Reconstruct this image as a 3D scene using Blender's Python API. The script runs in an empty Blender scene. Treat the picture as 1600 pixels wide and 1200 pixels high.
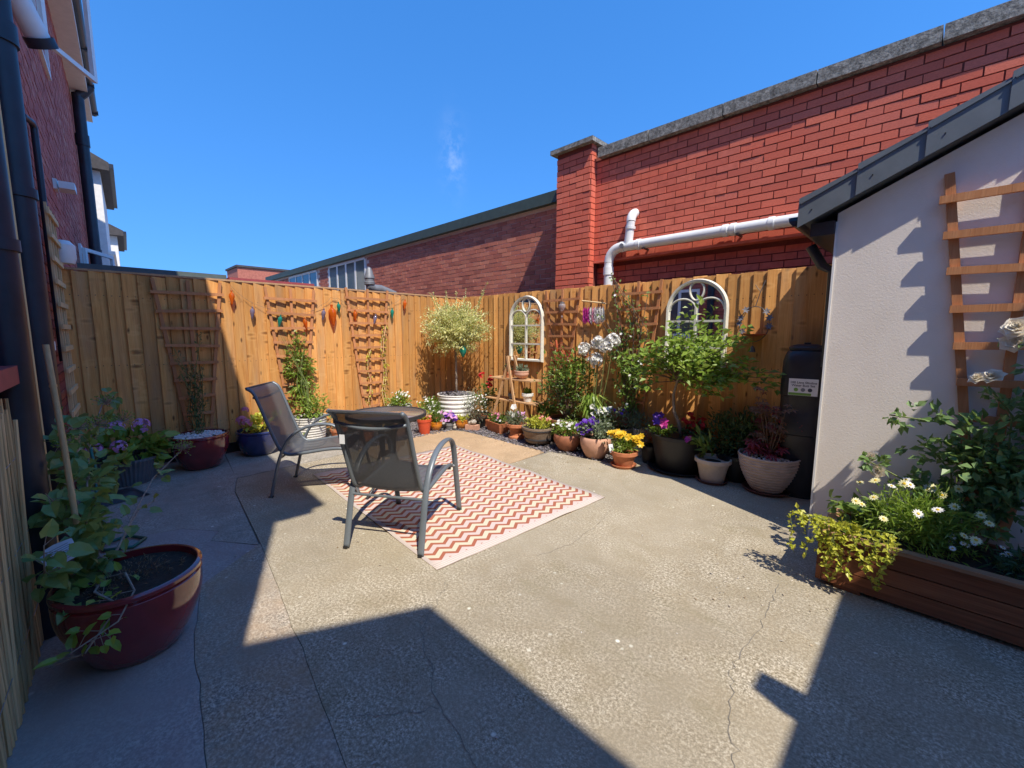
import bpy, math, random
from mathutils import Vector, Matrix, Quaternion, noise as mnoise
R = math.radians
rnd = random.Random(7)
sc = bpy.context.scene
col = sc.collection

# ------------------------------------------------------------------ camera, sky, sun, exposure
cam_d = bpy.data.cameras.new('camera'); cam = bpy.data.objects.new('camera', cam_d); col.objects.link(cam)
cam_d.sensor_width = 36; cam_d.lens = 659.5/1600*36; cam_d.clip_start = .02; cam_d.clip_end = 6000
cam.location = (5.923, -4.545, 1.45)
pit = R(6.92)
fw = Vector((-.706*math.cos(pit), .708*math.cos(pit), -math.sin(pit)))
cam.rotation_mode = 'QUATERNION'
cam.rotation_quaternion = fw.to_track_quat('-Z', 'Y') @ Quaternion((0, 0, 1), R(.18))
sc.camera = cam
LD = Vector((-.63, .245, -1.0))
world = bpy.data.worlds.new('World'); sc.world = world; world.use_nodes = True
nt = world.node_tree; nt.nodes.clear()
wo = nt.nodes.new('ShaderNodeOutputWorld'); bg = nt.nodes.new('ShaderNodeBackground')
sky = nt.nodes.new('ShaderNodeTexSky'); sky.sky_type = 'NISHITA'; sky.sun_disc = False
sky.sun_elevation = R(55.9); sky.sun_rotation = math.atan2(.63, -.245)
sky.air_density = 1.0; sky.dust_density = .14; sky.ozone_density = 3.0; sky.altitude = 500
bg.inputs['Strength'].default_value = .135
hsv = nt.nodes.new('ShaderNodeHueSaturation'); hsv.inputs['Saturation'].default_value = 1.3; hsv.inputs['Hue'].default_value = .504
nt.links.new(bg.outputs[0], wo.inputs[0]); nt.links.new(sky.outputs[0], hsv.inputs['Color'])
def wnode(t, **k):
    q = nt.nodes.new(t)
    for a, b in k.items(): setattr(q, a, b)
    return q
tcw = wnode('ShaderNodeTexCoord')
def wdot(v):
    q = wnode('ShaderNodeVectorMath', operation='DOT_PRODUCT'); q.inputs[1].default_value = v; nt.links.new(tcw.outputs['Generated'], q.inputs[0]); return q.outputs['Value']
def wm(op, a, b):
    q = wnode('ShaderNodeMath', operation=op)
    for i_, v_ in enumerate((a, b)):
        if isinstance(v_, (int, float)): q.inputs[i_].default_value = v_
        else: nt.links.new(v_, q.inputs[i_])
    return q.outputs[0]
nzw = wnode('ShaderNodeTexNoise'); nzw.inputs['Scale'].default_value = 22; nzw.inputs['Detail'].default_value = 6; nzw.inputs['Roughness'].default_value = .65; nt.links.new(tcw.outputs['Generated'], nzw.inputs['Vector'])
last = hsv.outputs[0]
vma = wnode('ShaderNodeVectorMath', operation='MULTIPLY_ADD'); vma.inputs[1].default_value = (1,1,.75); vma.inputs[2].default_value = (0,0,.3)
vno = wnode('ShaderNodeVectorMath', operation='NORMALIZE'); nt.links.new(tcw.outputs['Generated'], vma.inputs[0]); nt.links.new(vma.outputs[0], vno.inputs[0]); nt.links.new(vno.outputs[0], sky.inputs['Vector'])
for (cv, wa, wb, amt) in (((-.7407,.5671,.360), .02, .055, .2), ((-.958,.245,.115), .035, .01, .3), ((-.90,.38,.13), .02, .012, .2)):
    cv = Vector(cv).normalized(); e1 = cv.cross(Vector((0,0,1))).normalized(); e2 = (Vector((0,0,1))-cv*cv.z).normalized()
    fa = wm('POWER', wm('ABSOLUTE', wm('DIVIDE', wdot(e1), wa), 0), 2); fb = wm('POWER', wm('ABSOLUTE', wm('DIVIDE', wdot(e2-cv*0+Vector((0,0,0))), wb), 0), 2)
    front = wm('GREATER_THAN', wdot(cv), .5)
    g_ = wm('EXPONENT', wm('MULTIPLY', wm('ADD', fa, fb), -1), 0)
    mk = wm('MULTIPLY', wm('MULTIPLY', g_, front), wm('MULTIPLY', wm('MAXIMUM', wm('SUBTRACT', nzw.outputs['Fac'], .42), 0), 4*amt))
    mxw = wnode('ShaderNodeMix', data_type='RGBA'); nt.links.new(mk, mxw.inputs[0]); nt.links.new(last, mxw.inputs[6]); mxw.inputs[7].default_value = (4.2,4.4,4.7,1); last = mxw.outputs[2]
nt.links.new(last, bg.inputs[0])
sun_d = bpy.data.lights.new('sun', 'SUN'); sun_d.energy = 2.5; sun_d.angle = R(.5); sun_d.color = (1, .92, .79)
sun = bpy.data.objects.new('sun', sun_d); col.objects.link(sun); sun.rotation_mode = 'QUATERNION'
sun.rotation_quaternion = LD.to_track_quat('-Z', 'Y'); sun.location = (8, -6, 14)
vs = sc.view_settings; vs.view_transform = 'Standard'; vs.look = 'None'; vs.exposure = 1.28; vs.gamma = 1; vs.use_curve_mapping = False
sc.cycles.max_bounces = 6; sc.cycles.transparent_max_bounces = 10

# ------------------------------------------------------------------ materials
class NT:
    def __init__(s, name):
        s.m = bpy.data.materials.new(name); s.m.use_nodes = True
        s.t = s.m.node_tree; s.n = s.t.nodes; s.l = s.t.links
        s.b = s.n['Principled BSDF']; s.out = s.n['Material Output']
    def node(s, typ, **kw):
        n = s.n.new(typ)
        for k, v in kw.items(): setattr(n, k, v)
        return n
    def link(s, a, b): s.l.new(a, b)
    def coords(s, scale=(1,1,1), rand=0, kind='Object'):
        tc = s.node('ShaderNodeTexCoord'); mp = s.node('ShaderNodeMapping'); mp.inputs['Scale'].default_value = scale
        s.link(tc.outputs[kind], mp.inputs[0])
        if rand:
            oi = s.node('ShaderNodeObjectInfo'); mu = s.node('ShaderNodeMath', operation='MULTIPLY'); mu.inputs[1].default_value = rand
            s.link(oi.outputs['Random'], mu.inputs[0]); s.link(mu.outputs[0], mp.inputs['Location'])
        return mp.outputs[0]
    def noise(s, vec, scale, detail=4, rough=.6, dist=0):
        n = s.node('ShaderNodeTexNoise'); n.inputs['Scale'].default_value = scale; n.inputs['Detail'].default_value = detail
        n.inputs['Roughness'].default_value = rough; n.inputs['Distortion'].default_value = dist
        s.link(vec, n.inputs['Vector']); return n.outputs['Fac']
    def ramp(s, fac, stops, interp='LINEAR'):
        r = s.node('ShaderNodeValToRGB'); e = r.color_ramp; e.interpolation = interp
        while len(e.elements) < len(stops): e.elements.new(.5)
        for el, (p, c) in zip(e.elements, stops):
            el.position = p; el.color = (c[0], c[1], c[2], 1) if not isinstance(c, (int, float)) else (c, c, c, 1)
        s.link(fac, r.inputs[0]); return r.outputs[0]
    def mix(s, fac, a, b, mode='MIX'):
        m = s.node('ShaderNodeMix', data_type='RGBA', blend_type=mode)
        for inp, v in ((0, fac), (6, a), (7, b)):
            if isinstance(v, (int, float)): m.inputs[inp].default_value = v
            elif isinstance(v, tuple): m.inputs[inp].default_value = (*v, 1)
            else: s.link(v, m.inputs[inp])
        return m.outputs[2]
    def math(s, op, a, b=None, c=None):
        m = s.node('ShaderNodeMath', operation=op)
        for i, v in enumerate((a, b, c)):
            if v is None: continue
            if isinstance(v, (int, float)): m.inputs[i].default_value = v
            else: s.link(v, m.inputs[i])
        return m.outputs[0]
    def color(s, c):
        if isinstance(c, tuple): s.b.inputs['Base Color'].default_value = (*c, 1)
        else: s.link(c, s.b.inputs['Base Color'])
    def bump(s, h, strength=.3, dist=.01):
        b = s.node('ShaderNodeBump'); b.inputs['Strength'].default_value = strength; b.inputs['Distance'].default_value = dist
        s.link(h, b.inputs['Height']); s.link(b.outputs[0], s.b.inputs['Normal'])
    def rough(s, v):
        if isinstance(v, (int, float)): s.b.inputs['Roughness'].default_value = v
        else: s.link(v, s.b.inputs['Roughness'])
M = {}
def simple(name, c, rough=.5, metal=0, var=.15, nscale=12, bump=.0, coat=0, spec=.5, rand=3):
    n = NT(name); v = n.coords(rand=rand)
    f = n.noise(v, nscale, 5)
    a = tuple(x*(1-var) for x in c); b = tuple(min(1, x*(1+var)) for x in c)
    n.color(n.ramp(f, [(.3, a), (.7, b)])); n.rough(rough); n.b.inputs['Metallic'].default_value = metal
    n.b.inputs['Coat Weight'].default_value = coat; n.b.inputs['Coat Roughness'].default_value = .08
    n.b.inputs['Specular IOR Level'].default_value = spec
    if bump: n.bump(n.noise(v, nscale*6, 3), bump, .004)
    M[name] = n.m; return n.m
def wood(name, dark, mid, light, knots=True, rough=.75, axis='Z', scale=1.0, objvar=.25):
    n = NT(name)
    st = {'Z': (9, 9, .8), 'X': (.8, 9, 9), 'Y': (9, .8, 9)}[axis]
    v = n.coords(tuple(a*scale for a in st), rand=37)
    g = n.noise(v, 2.2, 6, .65, .6)
    fine = n.noise(n.coords(tuple(a*scale*(6 if a > 1 else 1) for a in st), rand=11), 3, 3)
    c = n.ramp(g, [(.25, dark), (.5, mid), (.75, light)])
    c = n.mix(.35, c, n.ramp(fine, [(.3, dark), (.7, light)]))
    if knots:
        kv = n.coords({'Z': (6, 6, 2.2), 'X': (2.2, 6, 6), 'Y': (6, 2.2, 6)}[axis], rand=91)
        vo = n.node('ShaderNodeTexVoronoi'); vo.inputs['Scale'].default_value = 1.5; n.link(kv, vo.inputs['Vector'])
        k = n.ramp(vo.outputs['Distance'], [(.05, 1), (.13, 0)])
        kd = tuple(x*.35 for x in dark); c = n.mix(k, c, kd)
        if name == 'fence_wood':
            kv2 = n.coords((5,5,13), rand=63); v2 = n.node('ShaderNodeTexVoronoi'); v2.inputs['Scale'].default_value = .9; n.link(kv2, v2.inputs['Vector'])
            sel = n.ramp(n.noise(n.coords((1.5,1.5,1.1), rand=23), 1.3, 2), [(.5, 0), (.56, 1)])
            k2 = n.math('MULTIPLY', n.ramp(v2.outputs['Distance'], [(.1, .85), (.26, 0)]), sel); c = n.mix(k2, c, tuple(x*.5 for x in dark))
            k3 = n.math('MULTIPLY', n.ramp(v2.outputs['Distance'], [(.25, 0), (.34, .35), (.45, 0)]), sel); c = n.mix(k3, c, light)
    if name == 'fence_wood':
        tc_ = n.node('ShaderNodeTexCoord'); sp_ = n.node('ShaderNodeSeparateXYZ'); n.link(tc_.outputs['Object'], sp_.inputs[0])
        dx = n.math('MINIMUM', n.math('ABSOLUTE', n.math('SUBTRACT', sp_.outputs[0], .035)), n.math('ABSOLUTE', n.math('SUBTRACT', sp_.outputs[0], .095)))
        zz = sp_.outputs[2]; dz = n.math('MINIMUM', n.math('MINIMUM', n.math('ABSOLUTE', n.math('SUBTRACT', zz, .4)), n.math('ABSOLUTE', n.math('SUBTRACT', zz, 1.1))), n.math('ABSOLUTE', n.math('SUBTRACT', zz, 1.8)))
        dd = n.math('SQRT', n.math('ADD', n.math('MULTIPLY', dx, dx), n.math('MULTIPLY', dz, dz)))
        c = n.mix(n.math('LESS_THAN', dd, .0045), c, (.06,.045,.035))
        gw = n.noise(n.coords((3,3,.5), rand=51), 1.6, 4, .6); c = n.mix(n.ramp(gw, [(.5, 0), (.72, .45)]), c, (.36,.26,.17))
    oi = n.node('ShaderNodeObjectInfo')
    br = n.ramp(oi.outputs['Random'], [(0, 1-objvar), (1, 1+objvar)])
    c = n.mix(1.0, c, br, 'MULTIPLY')
    n.color(c); n.rough(rough); n.bump(n.math('ADD', g, fine), .35, .004); n.b.inputs['Specular IOR Level'].default_value = .25
    M[name] = n.m
def leafmat(name, cols, trans=.35, rough=.4, tcol=None):
    n = NT(name); ge = n.node('ShaderNodeNewGeometry')
    k = len(cols); c = n.ramp(ge.outputs['Random Per Island'], [(i/max(1, k-1), cc) for i, cc in enumerate(cols)])
    n.color(c); n.rough(rough); n.b.inputs['Specular IOR Level'].default_value = .45
    tr = n.node('ShaderNodeBsdfTranslucent')
    n.link(n.mix(.5, c, tcol or (.3, .4, .05), 'MIX') if trans > .2 else c, tr.inputs['Color'])
    mx = n.node('ShaderNodeMixShader'); mx.inputs[0].default_value = trans
    n.link(n.b.outputs[0], mx.inputs[1]); n.link(tr.outputs[0], mx.inputs[2]); n.link(mx.outputs[0], n.out.inputs[0])
    M[name] = n.m
def concrete(name, dark, mid, light, stain, speck=1.0):
    n = NT(name); v = n.coords(kind='Object')
    big = n.noise(v, .9, 5, .6, .4); med = n.noise(v, 5, 5, .65); fine = n.noise(v, 72, 4, .72); fin2 = n.noise(v, 150, 3, .7)
    c = n.ramp(n.math('ADD', n.math('MULTIPLY', fine, .6), n.math('MULTIPLY', fin2, .4)), [(.5-.1*speck, dark), (.5, mid), (.5+.09*speck, light)])
    c = n.mix(n.ramp(n.noise(v, 2.3, 5, .65, .5), [(.4, .5), (.58, .0)]), c, mid)
    c = n.mix(n.ramp(med, [(.35, .55), (.62, 0)]), c, stain)
    c = n.mix(n.ramp(big, [(.4, .55), (.65, 0)]), c, tuple(x*.72 for x in mid))
    vo = n.node('ShaderNodeTexVoronoi'); vo.inputs['Scale'].default_value = 9; n.link(v, vo.inputs['Vector'])
    sp = n.math('MULTIPLY', n.ramp(vo.outputs['Distance'], [(.05, 1), (.12, 0)]), n.ramp(n.noise(v, 3.1, 2), [(.52, 0), (.6, 1)]))
    c = n.mix(n.math('MULTIPLY', sp, .7), c, tuple(min(1, x*1.5) for x in light))
    b2 = n.noise(n.coords(kind='Object', scale=(1.0,1.6,1)), 1.7, 6, .7, 1.2)
    c = n.mix(n.ramp(b2, [(.52, 0), (.7, .42)]), c, tuple(x*k_ for x, k_ in zip(stain, (.8,.86,.8))))
    b3 = n.noise(n.coords(kind='Object', scale=(1.3,.8,1)), .55, 3, .5, .8)
    c = n.mix(n.ramp(b3, [(.5, 0), (.62, .28)]), c, tuple(min(1, x*1.25) for x in mid))
    n.color(c); n.rough(.92); n.b.inputs['Specular IOR Level'].default_value = .2
    n.bump(n.math('ADD', fine, n.math('MULTIPLY', med, .8)), .55, .006); M[name] = n.m
def brickmat(name, cols, spots=None, rough=.85):
    n = NT(name); ge = n.node('ShaderNodeNewGeometry'); oi = n.node('ShaderNodeObjectInfo')
    r = n.math('FRACT', n.math('ADD', n.math('MULTIPLY', oi.outputs['Random'], 7.3), ge.outputs['Random Per Island']))
    k = len(cols); c = n.ramp(r, [(i/(k-1), cc) for i, cc in enumerate(cols)])
    v = n.coords(kind='Object', rand=13); f = n.noise(v, 14, 5); f2 = n.noise(v, 70, 3)
    c = n.mix(n.ramp(f, [(.35, .45), (.6, 0)]), c, tuple(x*.7 for x in cols[0]))
    if spots: c = n.mix(n.ramp(f2, [(.6, 0), (.75, .5)]), c, spots)
    n.color(c); n.rough(rough); n.bump(n.math('ADD', f, n.math('MULTIPLY', f2, .6)), .3, .003); n.b.inputs['Specular IOR Level'].default_value = .25
    M[name] = n.m

wood('fence_wood', (.42,.165,.042), (.68,.315,.085), (.8,.45,.16), objvar=.24)
wood('trellis_wood', (.36,.14,.055), (.5,.215,.09), (.58,.28,.13), knots=False, objvar=.12)
wood('pale_wood', (.52,.34,.15), (.7,.5,.25), (.78,.6,.34), knots=False, objvar=.12)
wood('cap_wood', (.35,.19,.09), (.45,.27,.14), (.55,.36,.22), knots=False, axis='X')
wood('ladder_wood', (.4,.2,.08), (.56,.33,.16), (.66,.45,.26), knots=False, objvar=.1)
wood('planter_wood', (.09,.028,.013), (.21,.07,.03), (.32,.125,.055), axis='X', rough=.6, objvar=.3)
wood('planter_trim', (.24,.12,.06), (.4,.22,.12), (.52,.32,.2), axis='X', knots=False)
wood('bamboo', (.42,.28,.12), (.62,.44,.21), (.74,.58,.34), knots=False)
wood('barrel_wood', (.12,.08,.05), (.24,.17,.12), (.34,.27,.2), knots=False, axis='X')
concrete('concrete_main', (.115,.092,.058), (.37,.32,.235), (.8,.72,.57), (.27,.215,.13))
concrete('concrete_strip', (.13,.11,.09), (.36,.31,.245), (.7,.62,.5), (.42,.27,.15))
concrete('concrete_smooth', (.27,.25,.23), (.38,.345,.315), (.5,.46,.41), (.33,.25,.23), .6)
concrete('concrete_back', (.19,.175,.145), (.4,.365,.31), (.62,.57,.48), (.2,.18,.14), .8)
concrete('concrete_brown', (.3,.19,.11), (.5,.35,.21), (.68,.52,.34), (.38,.26,.16), .8)
simple('joint', (.19,.17,.14), .95); simple('earth', (.26,.24,.2), .95, nscale=2)
simple('soil', (.035,.024,.017), 1, var=.5, nscale=60, bump=.8)
simple('slate', (.16,.15,.165), .7, var=.35, nscale=30, rand=0); simple('gravel_board', (.035,.027,.022), .9)
leafmat('slate_chip', [(.07,.065,.075),(.18,.165,.18),(.3,.27,.28),(.13,.11,.12)], 0)
leafmat('pebble', [(.6,.58,.55),(.8,.78,.75),(.7,.66,.6)], 0)
brickmat('brick_red', [(.64,.14,.085),(.74,.175,.105),(.7,.165,.1),(.57,.13,.085),(.78,.2,.12),(.68,.18,.12),(.72,.16,.09)])
brickmat('brick_dark', [(.38,.12,.085),(.54,.19,.125),(.46,.145,.1),(.62,.24,.155),(.34,.105,.075)], (.35,.2,.15))
brickmat('brick_house', [(.46,.125,.09),(.56,.165,.12),(.42,.1,.08),(.6,.25,.18)], (.5,.3,.25))
simple('mortar_red', (.2,.05,.035), .95, nscale=40); simple('mortar_pale', (.72,.57,.5), .95, nscale=40); simple('mortar_dark', (.2,.075,.06), .95, nscale=40)
n = NT('coping_stone'); v = n.coords(); c = n.ramp(n.noise(v, 26, 6, .75), [(.35, (.07,.065,.055)), (.5, (.2,.19,.165)), (.68, (.4,.385,.34))]); n.color(c); n.rough(.95); n.bump(n.noise(v, 60, 4), .6, .006); M['coping_stone'] = n.m
n = NT('render_wall'); v = n.coords(); c = n.ramp(n.noise(v, 3, 6, .6), [(.3, (.78,.70,.61)), (.7, (.86,.78,.69))]); n.color(c); n.rough(.95); n.bump(n.math('ADD', n.noise(v, 75, 5, .7), n.math('MULTIPLY', n.noise(v, 160, 3), .6)), .4, .004); M['render_wall'] = n.m
simple('white_render', (.8,.78,.73), .9, var=.08); simple('white_paint', (.78,.77,.74), .45, var=.06); simple('cream_frame', (.7,.67,.56), .55, var=.1, nscale=30)
simple('white_plastic', (.76,.76,.74), .35, var=.07, nscale=6); simple('black_pipe', (.02,.024,.036), .42, var=.35, nscale=5, bump=.15)
simple('black_plastic', (.018,.017,.018), .45, var=.2, nscale=20, bump=.2); simple('butt_plastic', (.02,.02,.024), .42, var=.2, bump=.1)
simple('roof_grey', (.13,.148,.162), .4, var=.12, nscale=8); simple('roof_tile', (.06,.055,.055), .8, var=.3); simple('green_fascia', (.05,.075,.065), .6, var=.15)
simple('felt_roof', (.1,.13,.125), .8); simple('red_roof', (.33,.06,.06), .6, var=.15); simple('lead', (.2,.205,.215), .55, metal=.3, var=.2)
simple('chair_metal', (.15,.172,.19), .38, metal=.15, var=.08, nscale=5); simple('dark_metal', (.05,.05,.055), .4, metal=.3)
simple('burgundy_glaze', (.2,.02,.025), .1, var=.25, nscale=5, coat=1.0); simple('blue_glaze', (.03,.042,.14), .16, var=.4, nscale=6, coat=.8)
simple('orange_glaze', (.5,.17,.012), .15, var=.25, nscale=20, coat=.8); simple('red_plastic', (.55,.075,.03), .4, var=.1)
simple('terracotta', (.48,.17,.075), .85, var=.2, nscale=14, bump=.2); simple('terracotta_brown', (.32,.12,.06), .7, var=.2, nscale=14, bump=.2); simple('terracotta_pale', (.56,.31,.21), .85, var=.18, nscale=10, bump=.25)
simple('grey_pot', (.12,.14,.155), .6, var=.15); simple('white_pot', (.74,.73,.69), .5, var=.08, nscale=18); simple('wicker', (.6,.58,.53), .8, var=.25, nscale=60, bump=.7)
simple('greyrib_pot', (.21,.19,.16), .7, var=.15); simple('cream_pot', (.52,.43,.35), .7, var=.12, nscale=20); simple('beige_pot', (.5,.4,.34), .75, var=.15, nscale=16, bump=.2)
simple('saucer_brown', (.13,.05,.035), .6); simple('bark', (.16,.11,.075), .9, var=.35, nscale=40, bump=.5); simple('grey_bark', (.3,.24,.19), .9, var=.3, nscale=40, bump=.5)
simple('stem_green', (.14,.18,.05), .7); simple('hose_green', (.02,.13,.09), .4); simple('black_bag', (.03,.03,.037), .35, var=.3, bump=.5)
simple('rope', (.3,.2,.12), .9); simple('galv', (.35,.36,.37), .4, metal=.6); simple('bird_metal', (.13,.12,.11), .5, metal=.5, var=.3); simple('rust_metal', (.42,.09,.03), .6, var=.3)
simple('stone_ornament', (.5,.45,.38), .9, var=.3, nscale=50, bump=.5)
n = NT('tag_white'); n.rough(.5)
v = n.coords((1, 60, 30)); ln = n.math('FRACT', n.coords and n.math('MULTIPLY', n.node('ShaderNodeTexCoord').outputs['Object'], 1) or 0) if False else None
n.color((.62,.7,.85)); M['tag_white'] = n.m
simple('ink', (.05,.06,.09), .6); simple('ink_green', (.17,.36,.06), .6); simple('paper', (.78,.79,.8), .6, var=.03)
def glass(name, c, rough=.05, alpha=.55):
    n = NT(name); n.color(c); n.rough(rough); n.b.inputs['Specular IOR Level'].default_value = .7
    tr = n.node('ShaderNodeBsdfTransparent'); tr.inputs[0].default_value = (*[min(1, x*1.6) for x in c], 1)
    mx = n.node('ShaderNodeMixShader'); mx.inputs[0].default_value = 1-alpha
    n.link(n.b.outputs[0], mx.inputs[1]); n.link(tr.outputs[0], mx.inputs[2]); n.link(mx.outputs[0], n.out.inputs[0]); M[name] = n.m
glass('glass_orange', (.62,.15,.012), .05, .6); glass('glass_teal', (.03,.33,.25), .05, .55); glass('glass_violet', (.3,.26,.36), .05, .5); glass('glass_clear', (.55,.5,.5), .05, .4)
n = NT('window_glass'); n.color((.06,.09,.1)); n.rough(.08); n.b.inputs['Specular IOR Level'].default_value = .8; M['window_glass'] = n.m
n = NT('table_glass'); n.color((.3,.22,.17)); n.rough(.04); n.b.inputs['Specular IOR Level'].default_value = 1.0; n.b.inputs['IOR'].default_value = 1.9; M['table_glass'] = n.m
n = NT('mirror'); n.color((.72,.74,.74)); n.rough(.01); n.b.inputs['Metallic'].default_value = 1; M['mirror'] = n.m
# sling fabric: a fine open weave
n = NT('sling'); v = n.coords(); n.color(n.ramp(n.noise(v, 300, 2), [(.3, (.06,.064,.07)), (.7, (.11,.116,.124))])); n.rough(.55)
tr = n.node('ShaderNodeBsdfTransparent'); mx = n.node('ShaderNodeMixShader'); mx.inputs[0].default_value = .08
n.link(n.b.outputs[0], mx.inputs[1]); n.link(tr.outputs[0], mx.inputs[2]); n.link(mx.outputs[0], n.out.inputs[0]); M['sling'] = n.m
# zigzag print of the rug
n = NT('rug'); tc = n.node('ShaderNodeTexCoord'); sx = n.node('ShaderNodeSeparateXYZ'); n.link(tc.outputs['Object'], sx.inputs[0])
X, Y = sx.outputs[0], sx.outputs[1]
tri = n.math('MULTIPLY', n.math('ABSOLUTE', n.math('SUBTRACT', n.math('FRACT', n.math('DIVIDE', Y, .13)), .5)), 2*.052)
t = n.math('DIVIDE', n.math('ADD', n.math('SUBTRACT', X, tri), 20), .155)
f2 = n.math('FRACT', n.math('MULTIPLY', t, 2)); rust = n.math('LESS_THAN', f2, .42)
par = n.math('LESS_THAN', n.math('FRACT', t), .5)
pale = n.mix(par, (.64,.52,.47), (.66,.6,.44))
wv = n.noise(n.coords((1, 1, 1)), 400, 2)
c = n.mix(rust, pale, (.40,.125,.07))
HX, HY = 1.165, .865
ex = n.math('SUBTRACT', HX, n.math('ABSOLUTE', X)); ey = n.math('SUBTRACT', HY, n.math('ABSOLUTE', Y))
bx = n.math('LESS_THAN', ex, .075); by = n.math('LESS_THAN', ey, .03)
lines = n.math('LESS_THAN', n.math('FRACT', n.math('DIVIDE', ex, .02)), .18)
bc = n.mix(n.math('MULTIPLY', lines, bx), (.62,.53,.48), (.36,.29,.25))
c = n.mix(n.math('MAXIMUM', bx, by), c, bc)
c = n.mix(.35, c, n.ramp(wv, [(.3, .55), (.7, 1.0)]), 'MULTIPLY')
n.color(c); n.rough(.9); n.bump(wv, .3, .002); M['rug'] = n.m
# leaves and petals
leafmat('leaf_mid', [(.1,.17,.03),(.17,.26,.05),(.11,.2,.04),(.26,.34,.08)])
leafmat('leaf_dark', [(.04,.085,.03),(.065,.12,.045),(.05,.1,.04),(.09,.15,.05)], .25)
leafmat('leaf_hydra', [(.14,.25,.085),(.2,.32,.1),(.28,.4,.13)])
leafmat('leaf_bright', [(.22,.34,.04),(.32,.45,.07),(.16,.27,.035),(.42,.52,.12)], .4)
leafmat('leaf_lime', [(.52,.54,.06),(.68,.66,.1),(.38,.44,.05)], .4, tcol=(.5,.5,.05))
leafmat('leaf_willow', [(.74,.72,.26),(.84,.8,.4),(.46,.52,.12),(.85,.82,.5),(.6,.62,.18)], .3, tcol=(.75,.72,.35))
leafmat('leaf_grey', [(.2,.25,.17),(.28,.32,.22),(.14,.2,.1)], .3)
leafmat('leaf_red', [(.4,.06,.03),(.3,.05,.04),(.5,.12,.05)], .35, tcol=(.5,.1,.05))
leafmat('leaf_acer', [(.26,.03,.04),(.36,.045,.055),(.18,.03,.035)], .3, tcol=(.3,.03,.03)); leafmat('leaf_acer_brown', [(.28,.15,.085),(.34,.16,.09),(.2,.13,.06)], .3, tcol=(.25,.13,.06))
leafmat('leaf_rose', [(.1,.19,.06),(.16,.27,.08),(.24,.35,.14),(.08,.15,.05)], .3)
leafmat('petal_white', [(.82,.8,.74),(.85,.84,.8)], .25, tcol=(.8,.8,.7)); leafmat('petal_cream', [(.88,.82,.66),(.9,.86,.74),(.87,.77,.62)], .3, tcol=(.85,.7,.5))
leafmat('petal_yellow', [(.8,.5,.02),(.85,.62,.05)], .25, tcol=(.8,.5,.02)); leafmat('petal_paleyellow', [(.85,.78,.35),(.86,.83,.55)], .25, tcol=(.8,.7,.3))
leafmat('petal_pink', [(.62,.16,.3),(.75,.32,.45),(.7,.22,.32)], .25, tcol=(.7,.2,.3)); leafmat('petal_magenta', [(.55,.03,.28),(.65,.06,.35)], .25, tcol=(.6,.05,.3))
leafmat('petal_mauve', [(.72,.36,.68),(.82,.46,.76),(.6,.28,.6)], .25, tcol=(.5,.25,.5)); leafmat('petal_purple', [(.12,.03,.4),(.18,.05,.5),(.08,.02,.28)], .25, tcol=(.2,.05,.5))
leafmat('petal_red', [(.6,.02,.02),(.5,.015,.03)], .25, tcol=(.6,.02,.02)); leafmat('petal_salmon', [(.75,.25,.2),(.7,.35,.28)], .25, tcol=(.7,.3,.2)); leafmat('litter', [(.3,.2,.1),(.55,.5,.42),(.4,.28,.15),(.7,.66,.6),(.2,.14,.08)], .1); leafmat('dry', [(.25,.18,.1),(.18,.12,.07)], .1)

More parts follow.
